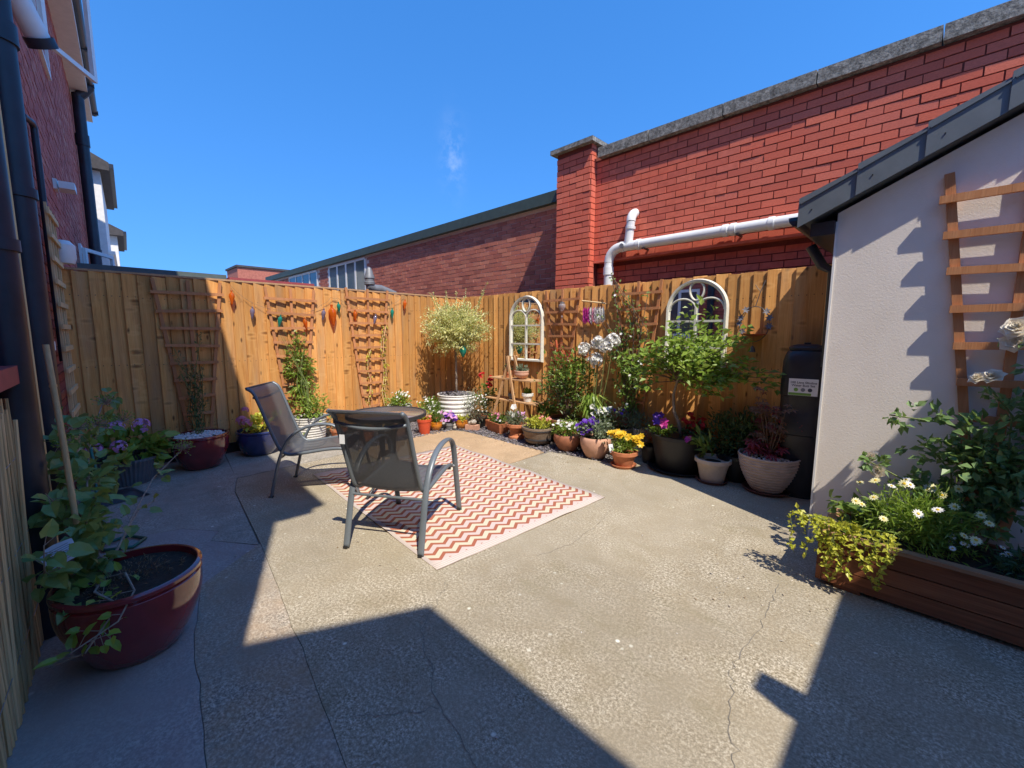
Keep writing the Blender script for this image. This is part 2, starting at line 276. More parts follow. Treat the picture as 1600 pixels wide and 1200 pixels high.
# ------------------------------------------------------------------ mesh helpers
class MB:
    def __init__(s): s.v = []; s.f = []
    def add(s, vs, fs):
        o = len(s.v); s.v += [tuple(v) for v in vs]; s.f += [tuple(i+o for i in f) for f in fs]; return s
    def box(s, x0, x1, y0, y1, z0, z1, mat=None, taper=0):
        vs = [(x0,y0,z0),(x1,y0,z0),(x1,y1,z0),(x0,y1,z0),(x0,y0,z1),(x1,y0,z1),(x1,y1,z1),(x0,y1,z1)]
        if mat: vs = [tuple(mat @ Vector(v)) for v in vs]
        return s.add(vs, [(0,3,2,1),(4,5,6,7),(0,1,5,4),(1,2,6,5),(2,3,7,6),(3,0,4,7)])
    def bar(s, a, b, w, d, up=(0,0,1)):           # rectangular bar from a to b, w across, d in the up direction
        a, b = Vector(a), Vector(b); t = (b-a).normalized(); u = Vector(up); sd = t.cross(u)
        if sd.length < 1e-4: sd = t.cross(Vector((1,0,0)))
        sd.normalize(); u = sd.cross(t).normalized()
        vs = []
        for p in (a, b):
            for i, j in ((-1,-1),(1,-1),(1,1),(-1,1)): vs.append(tuple(p+sd*(w/2*i)+u*(d/2*j)))
        return s.add(vs, [(0,3,2,1),(4,5,6,7),(0,1,5,4),(1,2,6,5),(2,3,7,6),(3,0,4,7)])
    def tube(s, pts, r, n=8, cap=True, flat=1.0, up=None):
        pts = [Vector(p) for p in pts]; k = len(pts)
        rs = r if isinstance(r, (list, tuple)) else [r]*k
        T = []
        for i in range(k):
            d = pts[min(i+1, k-1)]-pts[max(i-1, 0)]; T.append(d.normalized() if d.length > 1e-9 else Vector((0,0,1)))
        nrm = Vector(up) if up else (Vector((0,0,1)) if abs(T[0].z) < .9 else Vector((1,0,0)))
        o = len(s.v)
        for i in range(k):
            nrm = (nrm - T[i]*nrm.dot(T[i]))
            if nrm.length < 1e-6: nrm = T[i].orthogonal()
            nrm.normalize(); bn = T[i].cross(nrm)
            for j in range(n):
                a = 2*math.pi*j/n; s.v.append(tuple(pts[i]+nrm*(math.cos(a)*rs[i])+bn*(math.sin(a)*rs[i]*flat)))
        for i in range(k-1):
            for j in range(n):
                a, b = o+i*n+j, o+i*n+(j+1) % n; s.f.append((a, b, b+n, a+n))
        if cap: s.f.append(tuple(o+j for j in reversed(range(n)))); s.f.append(tuple(o+(k-1)*n+j for j in range(n)))
        return s
    def lathe(s, prof, n=24, c=(0,0,0), fn=None, sx=1, sy=1):
        o = len(s.v); k = len(prof)
        for r, z in prof:
            for j in range(n):
                a = 2*math.pi*j/n; rr = r*(fn(a, z) if fn else 1); s.v.append((c[0]+rr*math.cos(a)*sx, c[1]+rr*math.sin(a)*sy, c[2]+z))
        for i in range(k-1):
            for j in range(n):
                a, b = o+i*n+j, o+i*n+(j+1) % n; s.f.append((a, b, b+n, a+n))
        if prof[0][0] > 1e-4: s.f.append(tuple(o+j for j in reversed(range(n))))
        if prof[-1][0] > 1e-4: s.f.append(tuple(o+(k-1)*n+j for j in range(n)))
        return s
    def leaf(s, p, d, L, W, up=None, fold=.25):
        p = Vector(p); d = Vector(d).normalized(); u = Vector(up) if up is not None else Vector((rnd.gauss(0,.5), rnd.gauss(0,.5), 1))
        sd = d.cross(u)
        if sd.length < 1e-4: sd = d.orthogonal()
        sd.normalize(); u = sd.cross(d)
        m = p+d*L*.45; tip = p+d*L-u*L*.08; o = len(s.v)
        s.v += [tuple(p), tuple(m+sd*W/2+u*W*fold), tuple(tip), tuple(m-sd*W/2+u*W*fold)]
        s.f += [(o, o+1, o+2), (o, o+2, o+3)]
    def heart(s, p, d, L, W, up=None):
        p = Vector(p); d = Vector(d).normalized(); u = Vector(up) if up is not None else Vector((rnd.gauss(0,.45), rnd.gauss(0,.45), 1))
        sd = d.cross(u)
        if sd.length < 1e-4: sd = d.orthogonal()
        sd.normalize(); u = sd.cross(d); o = len(s.v); f = W*.16
        P = [(0,0,0),(.55,0,-.0),(1,0,-.1)]
        for a, b, c in P: s.v.append(tuple(p+d*L*a+u*L*c))
        for sg in (1, -1):
            for a, b in ((-.08,.3),(.25,.5),(.65,.36)): s.v.append(tuple(p+d*L*a+sd*W*b*sg+u*f))
        s.f += [(o,o+3,o+4,o+1),(o+1,o+4,o+5,o+2),(o,o+1,o+7,o+6),(o+1,o+2,o+8,o+7)]
    def flower(s, p, nrm, r, k=5, w=.9, cup=.25):
        p = Vector(p); nrm = Vector(nrm).normalized(); a = nrm.orthogonal().normalized(); b = nrm.cross(a); ph = rnd.random()*6
        for i in range(k):
            t = ph+2*math.pi*i/k; d = a*math.cos(t)+b*math.sin(t)
            s.leaf(p, d+nrm*cup, r, r*w*2*math.pi/k*.95, nrm, .12)
    def blob(s, p, r, n=6, k=4, sz=1):
        s.lathe([(max(1e-5, r*math.sin(math.pi*i/k)), -r*sz*math.cos(math.pi*i/k)) for i in range(k+1)], n, p)
    def build(s, name, mat, parent=None, smooth=False, loc=None, rot=None, kind=None):
        me = bpy.data.meshes.new(name); me.from_pydata(s.v, [], s.f); me.validate()
        me.materials.append(M[mat])
        if smooth:
            me.polygons.foreach_set('use_smooth', [True]*len(me.polygons))
            if smooth != 'all':
                try: me.set_sharp_from_angle(angle=R(40))
                except Exception: pass
        o = bpy.data.objects.new(name, me); col.objects.link(o)
        if parent: o.parent = parent
        if loc is not None: o.location = loc
        if rot is not None: o.rotation_euler = rot
        if kind: o['kind'] = kind
        return o
def inst(src, name, parent, loc=None, rot=None, scale=None):
    o = bpy.data.objects.new(name, src.data); col.objects.link(o); o.parent = parent
    if loc is not None: o.location = loc
    if rot is not None: o.rotation_euler = rot
    if scale is not None: o.scale = scale
    return o
GROUPS = {'hanging_bottle': 'coloured bottles strung along the left fence', 'fan_trellis': 'fan trellises on the fences and wall', 'arched_mirror': 'arched mirrors on the right fence',
          'potted_plant': 'potted plants in the bed along the fences', 'potted_hydrangea': 'hydrangeas in pots by the left fence', 'potted_climber': 'climbers in large pots', 'fence': 'timber fences round the yard', 'white_house': 'white houses beyond the yard', 'succulent_pot': 'succulent pots on the ladder shelves', 'outbuilding': 'low outbuildings beyond the left fence'}
def thing(name, label, cat, loc=(0,0,0), rz=0, group=None):
    group = group or GROUPS.get(name)
    o = bpy.data.objects.new(name, None); col.objects.link(o); o.location = loc; o.rotation_euler = (0, 0, rz); o.empty_display_size = .1
    o['label'] = label; o['category'] = cat
    if group: o['group'] = group
    return o
def tag(o, label, cat, group=None):
    o['label'] = label; o['category'] = cat
    if group: o['group'] = group
    return o
def struct(o): o['kind'] = 'structure'; return o
def rdir(up=0.0):
    while True:
        v = Vector((rnd.uniform(-1,1), rnd.uniform(-1,1), rnd.uniform(-1,1)))
        if .05 < v.length < 1: v.normalize(); v.z += up; return v.normalized()
def ell(c, r, surf=.55):
    d = rdir(); q = rnd.random()**surf; return Vector((c[0]+d.x*r[0]*q, c[1]+d.y*r[1]*q, c[2]+d.z*r[2]*q)), d
def cloud(mb, c, r, n, L, W, up=.3, clump=.35, kind='leaf', nc=None, surf=.5):
    nc = nc or max(3, n//14)
    cs = [ell(c, r, surf) for _ in range(nc)]
    mr = min(r)
    for i in range(n):
        p0, d0 = cs[rnd.randrange(nc)]
        p = p0+Vector((rnd.gauss(0,1), rnd.gauss(0,1), rnd.gauss(0,1)))*mr*clump
        d = (d0+rdir()*1.0+Vector((0,0,up))).normalized(); k = rnd.uniform(.7, 1.25)
        getattr(mb, kind)(p, d, L*k, W*k)
    return [q[0] for q in cs]
def blooms(mb, pts, r, k=5, jit=.02, nrm=(0,0,1), tilt=.5, w=.9, cup=.25):
    for p in pts:
        mb.flower(Vector(p)+rdir()*jit, Vector(nrm)+rdir()*tilt, r*rnd.uniform(.8,1.2), k, w, cup)
def twigs(mb, base, targets, r=.004, bend=.15):
    b = Vector(base)
    for t in targets:
        t = Vector(t); m = (b+t)/2+rdir()*(t-b).length*bend; mb.tube([b, m, t], [r, r*.7, r*.35], 5, False)

# ------------------------------------------------------------------ ground, patio slabs, gravel bed
g = MB().add([(-900,-900,-.04),(900,-900,-.04),(900,900,-.04),(-900,900,-.04)], [(0,1,2,3)]).build('ground', 'earth'); struct(g)
patio = MB().box(-.4, 9, -7.5, .5, -.035, -.012).build('patio', 'joint'); struct(patio)
def jag(a, b, n, amp, seed):
    out = []; a, b = Vector(a), Vector(b); t = b-a; s = Vector((-t.y, t.x)).normalized()
    for i in range(n+1):
        f = i/n; k = 0 if i in (0, n) else amp*mnoise.noise(Vector((f*7+seed, seed*3.1, 0)))
        out.append(tuple(a+t*f+s*k))
    return out
def slab(poly, mat, dz=0):
    # shrink slightly towards the centroid so that joints stay open
    mb = MB(); k = len(poly)
    mb.add([(x, y, dz) for x, y in poly]+[(x, y, -.03) for x, y in poly], [tuple(range(k))]+[(i, i+k, (i+1) % k+k, (i+1) % k) for i in range(k)])
    return mb.build('slab', mat, patio)
J1 = [(1.5,-3.70),(2.75,-3.815)] + jag((3.3,-3.88), (4.65,-4.05), 14, .012, 2) + [(5.6,-4.14),(7.5,-4.3)]
J2 = [(2.75,-3.83)] + jag((3.05,-4.2),(3.61,-4.31), 5, .01, 5) + jag((3.62,-4.31),(4.32,-4.38), 8, .012, 3) + [(5.6,-4.5),(7.5,-4.65)]
bedge = [(1.05,-3.55),(1.0,-3.0),(.93,-2.23),(.93,-1.91),(.89,-1.49),(.80,-1.16),(.84,-.93),(.95,-.78),(1.12,-.71),(1.4,-.69),(1.96,-.69),(2.64,-.675)]
slab([(7.5,-4.29)]+[(7.5,.16),(3.45,.16),(3.45,-.52),(3.2,-.56),(2.70,-.64),(2.69,-1.31),(2.66,-2.3)]+[(1.02,-2.3),(1.07,-3.0),(1.12,-3.6)]+[(x,y+.002) for x,y in J1], 'concrete_main')
slab(list(reversed([(x,y) for x,y in bedge[2:]]))+[(.98,-2.285),(2.645,-2.285),(2.675,-1.31)], 'concrete_brown', -.002)
slab([(x,y-.0) for x,y in reversed(J1[1:])]+[(x,y+.0015) for x,y in J2], 'concrete_strip', -.002)
slab([(x,y-.0015) for x,y in reversed(J2[1:])]+[(2.752,-3.836),(2.45,-4.05),(2.32,-3.98),(2.09,-4.16),(2.03,-4.35),(1.9,-4.95),(7.5,-7)], 'concrete_smooth', -.003)
slab([(2.745,-3.825),(1.5,-3.705),(1.115,-3.605),(.03,-3.5),(.03,-4.95),(1.895,-4.95),(2.025,-4.353),(2.085,-4.158),(2.318,-3.976),(2.448,-4.045)], 'concrete_back', -.004)
slab([(1.09,-3.605),(1.04,-2.98),(.99,-2.3),(.03,-2.3),(.03,-3.485)], 'concrete_back', -.004)
def crack(pts, w, seed):
    path = []
    for i in range(len(pts)-1): path += jag(pts[i], pts[i+1], 10, .03, seed+i)[:-1]
    path.append(pts[-1]); mb = MB(); vs = []; k = len(path)
    for i, p in enumerate(path):
        a = Vector(path[max(0,i-1)]); b = Vector(path[min(k-1,i+1)]); t = (b-a).normalized(); s = Vector((-t.y, t.x))
        ww = w*(.4+.9*abs(mnoise.noise(Vector((i*.7, seed, 1)))))*(.2 if i in (0, k-1) else 1)
        vs += [(p[0]+s.x*ww, p[1]+s.y*ww, .0025), (p[0]-s.x*ww, p[1]-s.y*ww, .0025)]
    mb.add(vs, [(2*i, 2*i+1, 2*i+3, 2*i+2) for i in range(k-1)]).build('crack', 'joint', patio)
crack([(4.02,-3.16),(4.1,-3.27),(4.26,-3.51),(4.69,-3.69),(4.96,-3.74),(5.3,-3.8)], .0022, 3)
crack([(4.45,-3.97),(4.56,-3.86),(4.69,-3.69)], .002, 8)
crack([(5.40,-1.81),(5.43,-2.2),(5.41,-2.64),(5.49,-2.92),(5.57,-3.12),(5.7,-3.5)], .0025, 12)
crack([(4.15,-1.6),(4.2,-1.78),(4.27,-2.29),(4.2,-2.6)], .0018, 15)
# slate chips in the bed
bed = MB()
for i in range(9000):
    t = rnd.random()
    if t < .45: x, y = rnd.uniform(.04,.95), rnd.uniform(-2.3,.12)
    else: x, y = rnd.uniform(.1,3.45), rnd.uniform(-.75,.12)
    if x > 2.66 and y < -.6+.09*(x-2.66): continue
    if x > .93 and y < -.7: continue
    d = rdir(); d.z *= .25; d.normalize(); L = rnd.uniform(.018,.05)
    c = Vector((x, y, rnd.uniform(-.012,.012))); s_ = d.cross(Vector((rnd.gauss(0,.4), rnd.gauss(0,.4), 1))).normalized(); u = s_.cross(d)*.004
    w = L*rnd.uniform(.35,.7)
    P = [c-d*L/2+s_*w*rnd.uniform(-.2,.2), c+s_*w/2, c+d*L/2, c-s_*w/2]
    bed.add([p+u for p in P]+[p-u for p in P], [(0,1,2,3),(0,4,5,1),(1,5,6,2),(2,6,7,3),(3,7,4,0)])
o = bed.build('slate_chippings', 'slate_chip', kind='stuff'); tag(o, 'grey and purple slate chippings in the bed along the fences', 'gravel')
deb = MB()
for i in range(150):
    k = rnd.random()
    if k < .35: x, y = rnd.uniform(1.0,3.4), -.74-abs(rnd.gauss(0,.12))
    elif k < .6: x, y = rnd.uniform(5.0,5.6), rnd.uniform(-2.4,-1.1)
    else: x, y = rnd.uniform(2.5,5.8), rnd.uniform(-4.2,-.8)
    deb.leaf((x, y, .004), (rnd.gauss(0,1), rnd.gauss(0,1), .08), rnd.uniform(.008,.03), rnd.uniform(.005,.014), (rnd.gauss(0,.2), rnd.gauss(0,.2), 1))
o = deb.build('leaf_litter', 'litter', kind='stuff'); tag(o, 'scattered dry leaf and petal scraps on the concrete', 'litter')
rug = MB()
NX = 24; vs = []; fs = []
for i in range(NX+1):
    for j in range(17):
        x = -1.165+2.33*i/NX; y = -.865+1.73*j/16
        e = min(1.165-abs(x), .865-abs(y)); lift = .007*max(0, mnoise.noise(Vector((x*2.2, y*2.2, 3)))) + (.016*max(0, mnoise.noise(Vector((x*3, y*3, 9)))) if e < .06 else 0)
        vs.append((x + .006*mnoise.noise(Vector((x*2, y*2, 0))), y + .006*mnoise.noise(Vector((x*2, y*2, 5))), .006+lift))
for i in range(NX):
    for j in range(16): a = i*17+j; fs.append((a, a+17, a+18, a+1))
rug.add(vs, fs)
o = rug.build('rug', 'rug', smooth='all', loc=(2.765,-2.225,0), rot=(0,0,R(-2.9)))
md = o.modifiers.new('t', 'SOLIDIFY'); md.thickness = .005; md.offset = -1
tag(o, 'rust, cream and pink zigzag outdoor rug lying on the concrete', 'rug')

# ------------------------------------------------------------------ fences
def fence(name, label, length, along, z1, first):
    """boards of a feather edge fence; along: function(t, d, z) -> world point (t along, d towards yard)"""
    t = thing(name, label, 'fence')
    pitch_ = .118
    n_ = int(length/pitch_)+1
    shapes = []
    for k in range(4):
        mb = MB(); w = .138; z0, zt = .12, z1
        segs = 5
        for s_ in range(1):
            prof = [(0,.017),(.001,.031-.001*k),(.006,.032-.001*k),(w*.55,.018),(w,.007),(w,.0)]
        vs = []; zs = [z0+(zt-z0)*i/segs for i in range(segs+1)]
        for i, zz in enumerate(zs):
            for (a, d) in prof:
                b = .003*mnoise.noise(Vector((zz*1.3, k*5.1, a*3)))
                vs.append((a+b, d+b*.8, zz+(rnd.uniform(-.006,.006) if i == segs else 0)))
        m = len(prof); fs = []
        for i in range(segs):
            for j in range(m-1): fs.append((i*m+j, i*m+j+1, (i+1)*m+j+1, (i+1)*m+j))
            fs.append((i*m+m-1, i*m, (i+1)*m, (i+1)*m+m-1))
        fs.append(tuple(reversed(range(m)))); fs.append(tuple(segs*m+j for j in range(m)))
        shapes.append((vs, fs))
    bases = {}
    for i in range(n_):
        a = i*pitch_
        if a > length-.02: break
        k = rnd.randrange(4)
        loc, rz, flip = along(a)
        if k not in bases:
            mb = MB(); mb.add([(x, y*flip, z) for x, y, z in shapes[k][0]], shapes[k][1]); o = mb.build('board', 'fence_wood', t)
            bases[k] = o
        else: o = inst(bases[k], 'board', t)
        o.location = (loc[0], loc[1], rnd.uniform(-.007,.007)); o.rotation_euler = (0, 0, rz+rnd.gauss(0,.006))
    return t
# left fence stands on x = 0, from y = -4.72 to 0.17, facing +x
fl = fence('fence', 'left timber fence of feather edge boards hung with bottles and three trellises', 4.9, lambda a: ((0, -4.72+a, 0), R(90), -1), 2.03, 0)
MB().box(-.03,.004,-4.72,.18,0,.118).build('gravel_board', 'gravel_board', fl)
MB().box(-.028,.028,-4.72,.17,2.036,2.056).build('cap_strip', 'cap_wood', fl)
for y in (-4.4,-2.55,-.7): MB().box(-.11,-.01,y-.05,y+.05,0,2.0).build('post', 'fence_wood', fl)
for z in (.4,1.1,1.8): MB().box(-.06,-.002,-4.7,.15,z-.04,z+.04).build('rail', 'fence_wood', fl)
# right fence stands on y = 0.17, from x = 0 to 5.6, facing -y
fr = fence('fence', 'right timber fence of feather edge boards behind the long row of pots', 6.2, lambda a: ((a, .17, 0), 0, -1), 2.05, 0)
MB().box(.02,6.2,.168,.2,0,.118).build('gravel_board', 'gravel_board', fr)
for x in (.9,2.7,4.5): MB().box(x-.05,x+.05,.18,.28,0,2.02).build('post', 'fence_wood', fr)
for z in (.4,1.1,1.8): MB().box(.02,6.2,.172,.23,z-.04,z+.04).build('rail', 'fence_wood', fr)

# ------------------------------------------------------------------ brickwork
def bricks(parent, mat, x0, x1, z0, z1, y, holes=(), near=None, depth=.05, limit=300, jit=.0035, L=.215, H=.065, mort=.01):
    base = None; items = []
    row = 0; z = z0
    while z+H <= z1+.001:
        off = -(L+mort)/2*(row % 2); x = x0+off
        while x < x1-.01:
            a, b = max(x, x0), min(x+L, x1)
            if b-a > .03 and not any(a < hx1 and b > hx0 and z < hz1 and z+H > hz0 for hx0, hx1, hz0, hz1 in holes): items.append((a, b, z))
            x += L+mort
        row += 1; z += H+mort
    if near: items.sort(key=lambda q: near(q))
    ind, rest = items[:limit], items[limit:]
    for a, b, z in ind:
        if base is None:
            base = MB().box(-.5,.5,-.5,.5,-.5,.5).build('brick', mat, parent); o = base
        else: o = inst(base, 'brick', parent)
        o.scale = (b-a, depth, H*rnd.uniform(.97,1.0)); o.location = ((a+b)/2+rnd.uniform(-.003,.003), y+depth/2+rnd.uniform(-jit, jit), z+H/2+rnd.uniform(-.0015,.0015)); o.rotation_euler = (rnd.gauss(0,.004), rnd.gauss(0,.004), rnd.gauss(0,.008))
    if rest:
        mb = MB()
        for a, b, z in rest: d = rnd.uniform(-jit, jit); mb.box(a, b, y+d, y+depth, z, z+H)
        o = mb.build('brickwork', mat, parent); o['kind'] = 'stuff'
wall = thing('brick_wall', 'tall red brick wall with stone coping and pier behind the right fence', 'wall', (2.5,.6,0))
def wl(x): return x-2.5
# lower face set back, upper face proud (a ledge runs along below the drain pipe)
bricks(wall, 'brick_red', wl(2.52), wl(7.6), 2.42, 3.70, -.18, near=lambda q: -q[0], limit=260, depth=.06)
bricks(wall, 'brick_red', wl(2.52), wl(7.6), 1.82, 2.40, -.08, near=lambda q: -q[0], limit=0, depth=.06)
MB().box(wl(2.5),wl(7.6),-.172,.3,2.405,3.71).build('mortar', 'mortar_red', wall)
MB().box(wl(2.5),wl(7.6),-.072,.3,0,2.40).build('mortar', 'mortar_red', wall)
MB().box(wl(2.55),wl(7.6),-.2,-.06,2.388,2.416).build('ledge', 'brick_red', wall)
bricks(wall, 'brick_red', wl(1.97), wl(2.53), 1.82, 3.9, -.3, limit=120, depth=.06)
pb = MB()
z = 1.82
while z < 3.85: pb.box(wl(2.531), wl(2.542), -.288+rnd.uniform(0,.002), -.19, z, z+.065); z += .075
pb.build('pier_return', 'brick_red', wall)
MB().box(wl(1.975),wl(2.53),-.292,.3,0,3.9).build('mortar', 'mortar_red', wall)
cb = MB(); cb.box(wl(1.90),wl(2.60),-.37,.36,3.90,3.955); a = len(cb.v)
cb.add([(wl(1.90),-.37,3.957),(wl(2.60),-.37,3.957),(wl(2.60),.36,3.957),(wl(1.90),.36,3.957),(wl(2.25),0,4.0)], [(0,1,4),(1,2,4),(2,3,4),(3,0,4)])
cb.build('pier_cap', 'coping_stone', wall)
xs = [2.605,3.31,4.14,4.95,5.76,6.58,7.6]
for a, b in zip(xs[:-1], xs[1:]):
    mb = MB(); d = rnd.uniform(-.006,.006)
    mb.add([(wl(a)+.005,-.25+d,3.715),(wl(b)-.005,-.25+d,3.715),(wl(b)-.005,-.25+d,3.835),(wl(a)+.005,-.25+d,3.835),(wl(a)+.005,.36,3.715),(wl(b)-.005,.36,3.715),(wl(b)-.005,.36,3.90),(wl(a)+.005,.36,3.90)],
           [(0,1,2,3),(3,2,6,7),(4,7,6,5),(0,3,7,4),(1,5,6,2),(0,4,5,1)]); mb.build('coping', 'coping_stone', wall)
# long darker building beyond the pier
dw = thing('brick_building', 'long dark brick building with green fascia and white windows behind the willow tree', 'building', (1.9,.75,0))
def dl(x): return x-1.9
holes = [(dl(-7.1),dl(-4.78),2.3,3.44),(dl(-10.6),dl(-8.05),2.3,3.44)]
bricks(dw, 'brick_dark', dl(-13), dl(1.96), 1.95, 3.42, 0, holes, near=lambda q: -q[0], limit=300, depth=.06, jit=.003)
MB().box(dl(-13),dl(1.96),.008,4,0,3.45).build('mortar', 'mortar_pale', dw)
MB().box(dl(-13.1),dl(1.96),-.09,4.2,3.43,3.60).build('fascia', 'green_fascia', dw)
for (a, b, z0, z1, _n) in ((-7.1,-4.78,2.3,3.40,4),(-10.6,-8.05,2.3,3.40,4)):
    w = MB()
    w.box(dl(a),dl(b),-.015,.004,z1-.06,z1); w.box(dl(a),dl(b),-.015,.004,z0,z0+.05)
    for i in range(_n+1): x = a+(b-a)*i/_n; w.box(dl(x)-.04,dl(x)+.04,-.012,.004,z0+.05,z1-.06)
    wf = w.build('window', 'white_paint', dw)
    for i in range(_n):
        xa = a+(b-a)*i/_n+.04; xb = a+(b-a)*(i+1)/_n-.04; MB().box(dl(xa),dl(xb),.0,.006,z0+.05,z1-.06).build('pane', 'window_glass', wf)
# drain pipe on the wall
pp = thing('drain_pipe', 'white plastic drain pipe with a branch running along the red brick wall', 'pipe', (2.83,.33,2.0))
R0 = .057
mb = MB(); mb.tube([(0,0,-.3),(0,0,.36)], R0, 16); mb.tube([(0,0,.2),(0,0,.3)], R0*1.18, 16)
mb.build('pipe', 'white_plastic', pp, True)
arc = [(.17-.17*math.cos(t), 0, .36+.17*math.sin(t)) for t in [i*math.pi/2/8 for i in range(9)]]
MB().tube(arc, R0*1.06, 16).build('elbow', 'white_plastic', pp, True)
MB().tube([(.17,0,.53),(2.75,0,.53)], R0, 18).build('pipe', 'white_plastic', pp, True)
for x in (.2,.42,1.42,1.5,1.85): MB().tube([(x-.025,0,.53),(x+.025,0,.53)], R0*1.15, 18).build('collar', 'white_plastic', pp, True)
mb = MB(); mb.tube([(.27,0,.53),(.3,0,.82)], R0*.92, 16); mb.tube([(.295,0,.73),(.298,0,.76)], R0*1.08, 16); mb.build('branch_pipe', 'white_plastic', pp, True)
arc = [(.3+.0*t, .0+.13-.13*math.cos(t), .82+.12*math.sin(t)) for t in [i*math.pi/2/8 for i in range(9)]]
MB().tube(arc, R0, 16).build('elbow', 'white_plastic', pp, True)
MB().lathe([(.001,0),(.03,0),(.03,.02),(.001,.02)], 14).build('access_cap', 'galv', pp, True, loc=(.22,-.055,.53), rot=(R(90),0,0))
for x in (.5,1.55): MB().box(x-.012,x+.012,-.06,.1,.46,.475).build('bracket', 'dark_metal', pp)

# ------------------------------------------------------------------ neighbouring house on the left
HP = Vector((3.03,-4.86,0)); HA = math.atan2(.0543,-.9985)       # local +x runs away along the wall, local -y faces the yard
hs = thing('brick_house', 'dark red brick house with black drain pipes at the left edge', 'house', HP, HA)
hb = MB()
rows = int(5.9/.075)
for r_ in range(rows):
    z = .05+r_*.075; x = -3.0-(.1125 if r_ % 2 else 0)
    if z > 5.85: break
    while x < 10:
        a, b = max(x,-3.0), min(x+.215, 10)
        if b-a > .03 and not (2.6 < (a+b)/2 < -1): d = rnd.uniform(-.003,.003); hb.box(a, b, -.002+d, .03, z, z+.065)
        x += .225
hb.build('brickwork', 'brick_house', hs, kind='stuff')
MB().box(-3.0,10,.006,6,0,5.9).build('wall', 'mortar_dark', hs)
MB().box(-3.1,10.05,-.22,.02,5.80,5.86).build('soffit', 'white_paint', hs)
MB().box(-3.1,10.05,-.24,-.22,5.80,5.98).build('fascia', 'white_paint', hs)
gt = MB(); prof = [(-.33+.06-.06*math.cos(t), 5.99-.06*math.sin(t)) for t in [math.pi*i/6 for i in range(7)]]
vs = [(x, y, z) for x in (-3.1,10.05) for y, z in prof]; k = len(prof); gt.add(vs, [(i, i+1, i+1+k, i+k) for i in range(k-1)]); gt.build('gutter', 'black_pipe', hs, True)
for x in (7.2, 8.6, 9.9): MB().box(x-.02,x+.02,-.34,-.2,5.92,5.995).build('gutter_joint', 'black_pipe', hs)
MB().add([(-3.1,-.3,5.99),(10.05,-.3,5.99),(10.05,4.2,8.6),(-3.1,4.2,8.6),(-3.1,-.3,5.95),(10.05,-.3,5.95),(10.05,4.2,8.5),(-3.1,4.2,8.5)], [(0,1,2,3),(4,7,6,5),(0,4,5,1),(1,5,6,2),(3,2,6,7),(0,3,7,4)]).build('roof', 'roof_tile', hs)
def hpipe(name, path, r, mat='black_pipe', n=16, collars=()):
    mb = MB(); mb.tube(path, r, n)
    for a, b in collars: mb.tube([a, b], r*1.16, n)
    return mb.build(name, mat, hs, True)
hpipe('soil_pipe', [(.6,-.085,0),(.6,-.085,5.5)], .068, n=24, collars=[((.6,-.085,2.15),(.6,-.085,2.2)),((.6,-.085,2.9),(.6,-.085,3.0))])
hpipe('soil_pipe', [(.04,-.06,0),(.04,-.06,5.5)], .07, n=24, collars=[((.04,-.06,1.8),(.04,-.06,1.85))])
hpipe('conduit', [(.27,-.1,0),(.27,-.1,5)], .009, 'pale_wood')
hpipe('waste_pipe', [(2.1,.0,3.06),(2.25,-.03,3.07),(2.3,-.035,3.05),(2.3,-.035,2.95),(2.3,-.035,1.2)], .022, n=14)
hpipe('downpipe', [(8.6,-.1,0),(8.6,-.1,5.75)], .085, n=14, collars=[((8.6,-.1,4.85),(8.6,-.1,5.05)),((8.6,-.1,2.9),(8.6,-.1,3.0))])
mb = MB(); mb.tube([(8.6,-.1,5.7),(8.6,-.2,5.82),(8.6,-.27,5.93)], .08, 12); mb.build('swan_neck', 'black_pipe', hs, True)
mb = MB(); mb.tube([(1.55,.05,4.0),(1.85,-.16,3.5)], .07, 14); mb.build('flue', 'white_plastic', hs, True)
MB().tube([(1.83,-.15,3.53),(1.86,-.17,3.48)], .085, 14).build('flue_cowl', 'black_pipe', hs, True)
# flood lamp
mb = MB(); mb.box(3.7,3.86,-.03,0,2.92,3.02); mb.box(3.68,3.9,-.16,-.04,2.93,3.0); mb.build('security_lamp', 'white_plastic', hs)
# casement windows standing open
def casement(x0, x1, z0, z1, ang, hinge):
    fr_ = MB(); fr_.box(x0,x1,-.03,.02,z0-.05,z0); fr_.box(x0,x1,-.03,.02,z1,z1+.05); fr_.box(x0-.05,x0,-.03,.02,z0-.05,z1+.05); fr_.box(x1,x1+.05,-.03,.02,z0-.05,z1+.05)
    w_ = fr_.build('window', 'white_paint', hs)
    MB().box(x0,x1,.0,.006,z0,z1).build('pane', 'window_glass', w_)
    s_ = MB(); L = x1-x0; hh = z1-z0
    for q in ((0,L,0,.05),(0,L,hh-.05,hh)): s_.box(q[0],q[1],-.045,-.005,q[2],q[3])
    for q in ((0,.05),(L-.05,L)): s_.box(q[0],q[1],-.045,-.005,.05,hh-.05)
    so = s_.build('sash', 'white_paint', w_, loc=(x0,-.03,z0), rot=(0,0,ang))
    return w_
casement(3.75,4.5,4.35,5.5,R(-28),0)
casement(6.3,7.1,1.9,2.7,R(-22),0)
wn = MB()
for q in ((.86,1.72,1.38,1.44),(.86,1.72,2.36,2.42),(.86,.92,1.44,2.36),(1.66,1.72,1.44,2.36),(1.26,1.32,1.44,2.36)): wn.box(q[0],q[1],-.016,.01,q[2],q[3])
wn = wn.build('window', 'white_paint', hs)
for q in ((.92,1.26),(1.32,1.66)): MB().box(q[0],q[1],-.008,.008,1.44,2.36).build('pane', 'window_glass', wn)
MB().box(.8,1.78,-.05,.02,1.31,1.375).build('window_sill', 'white_render', hs)
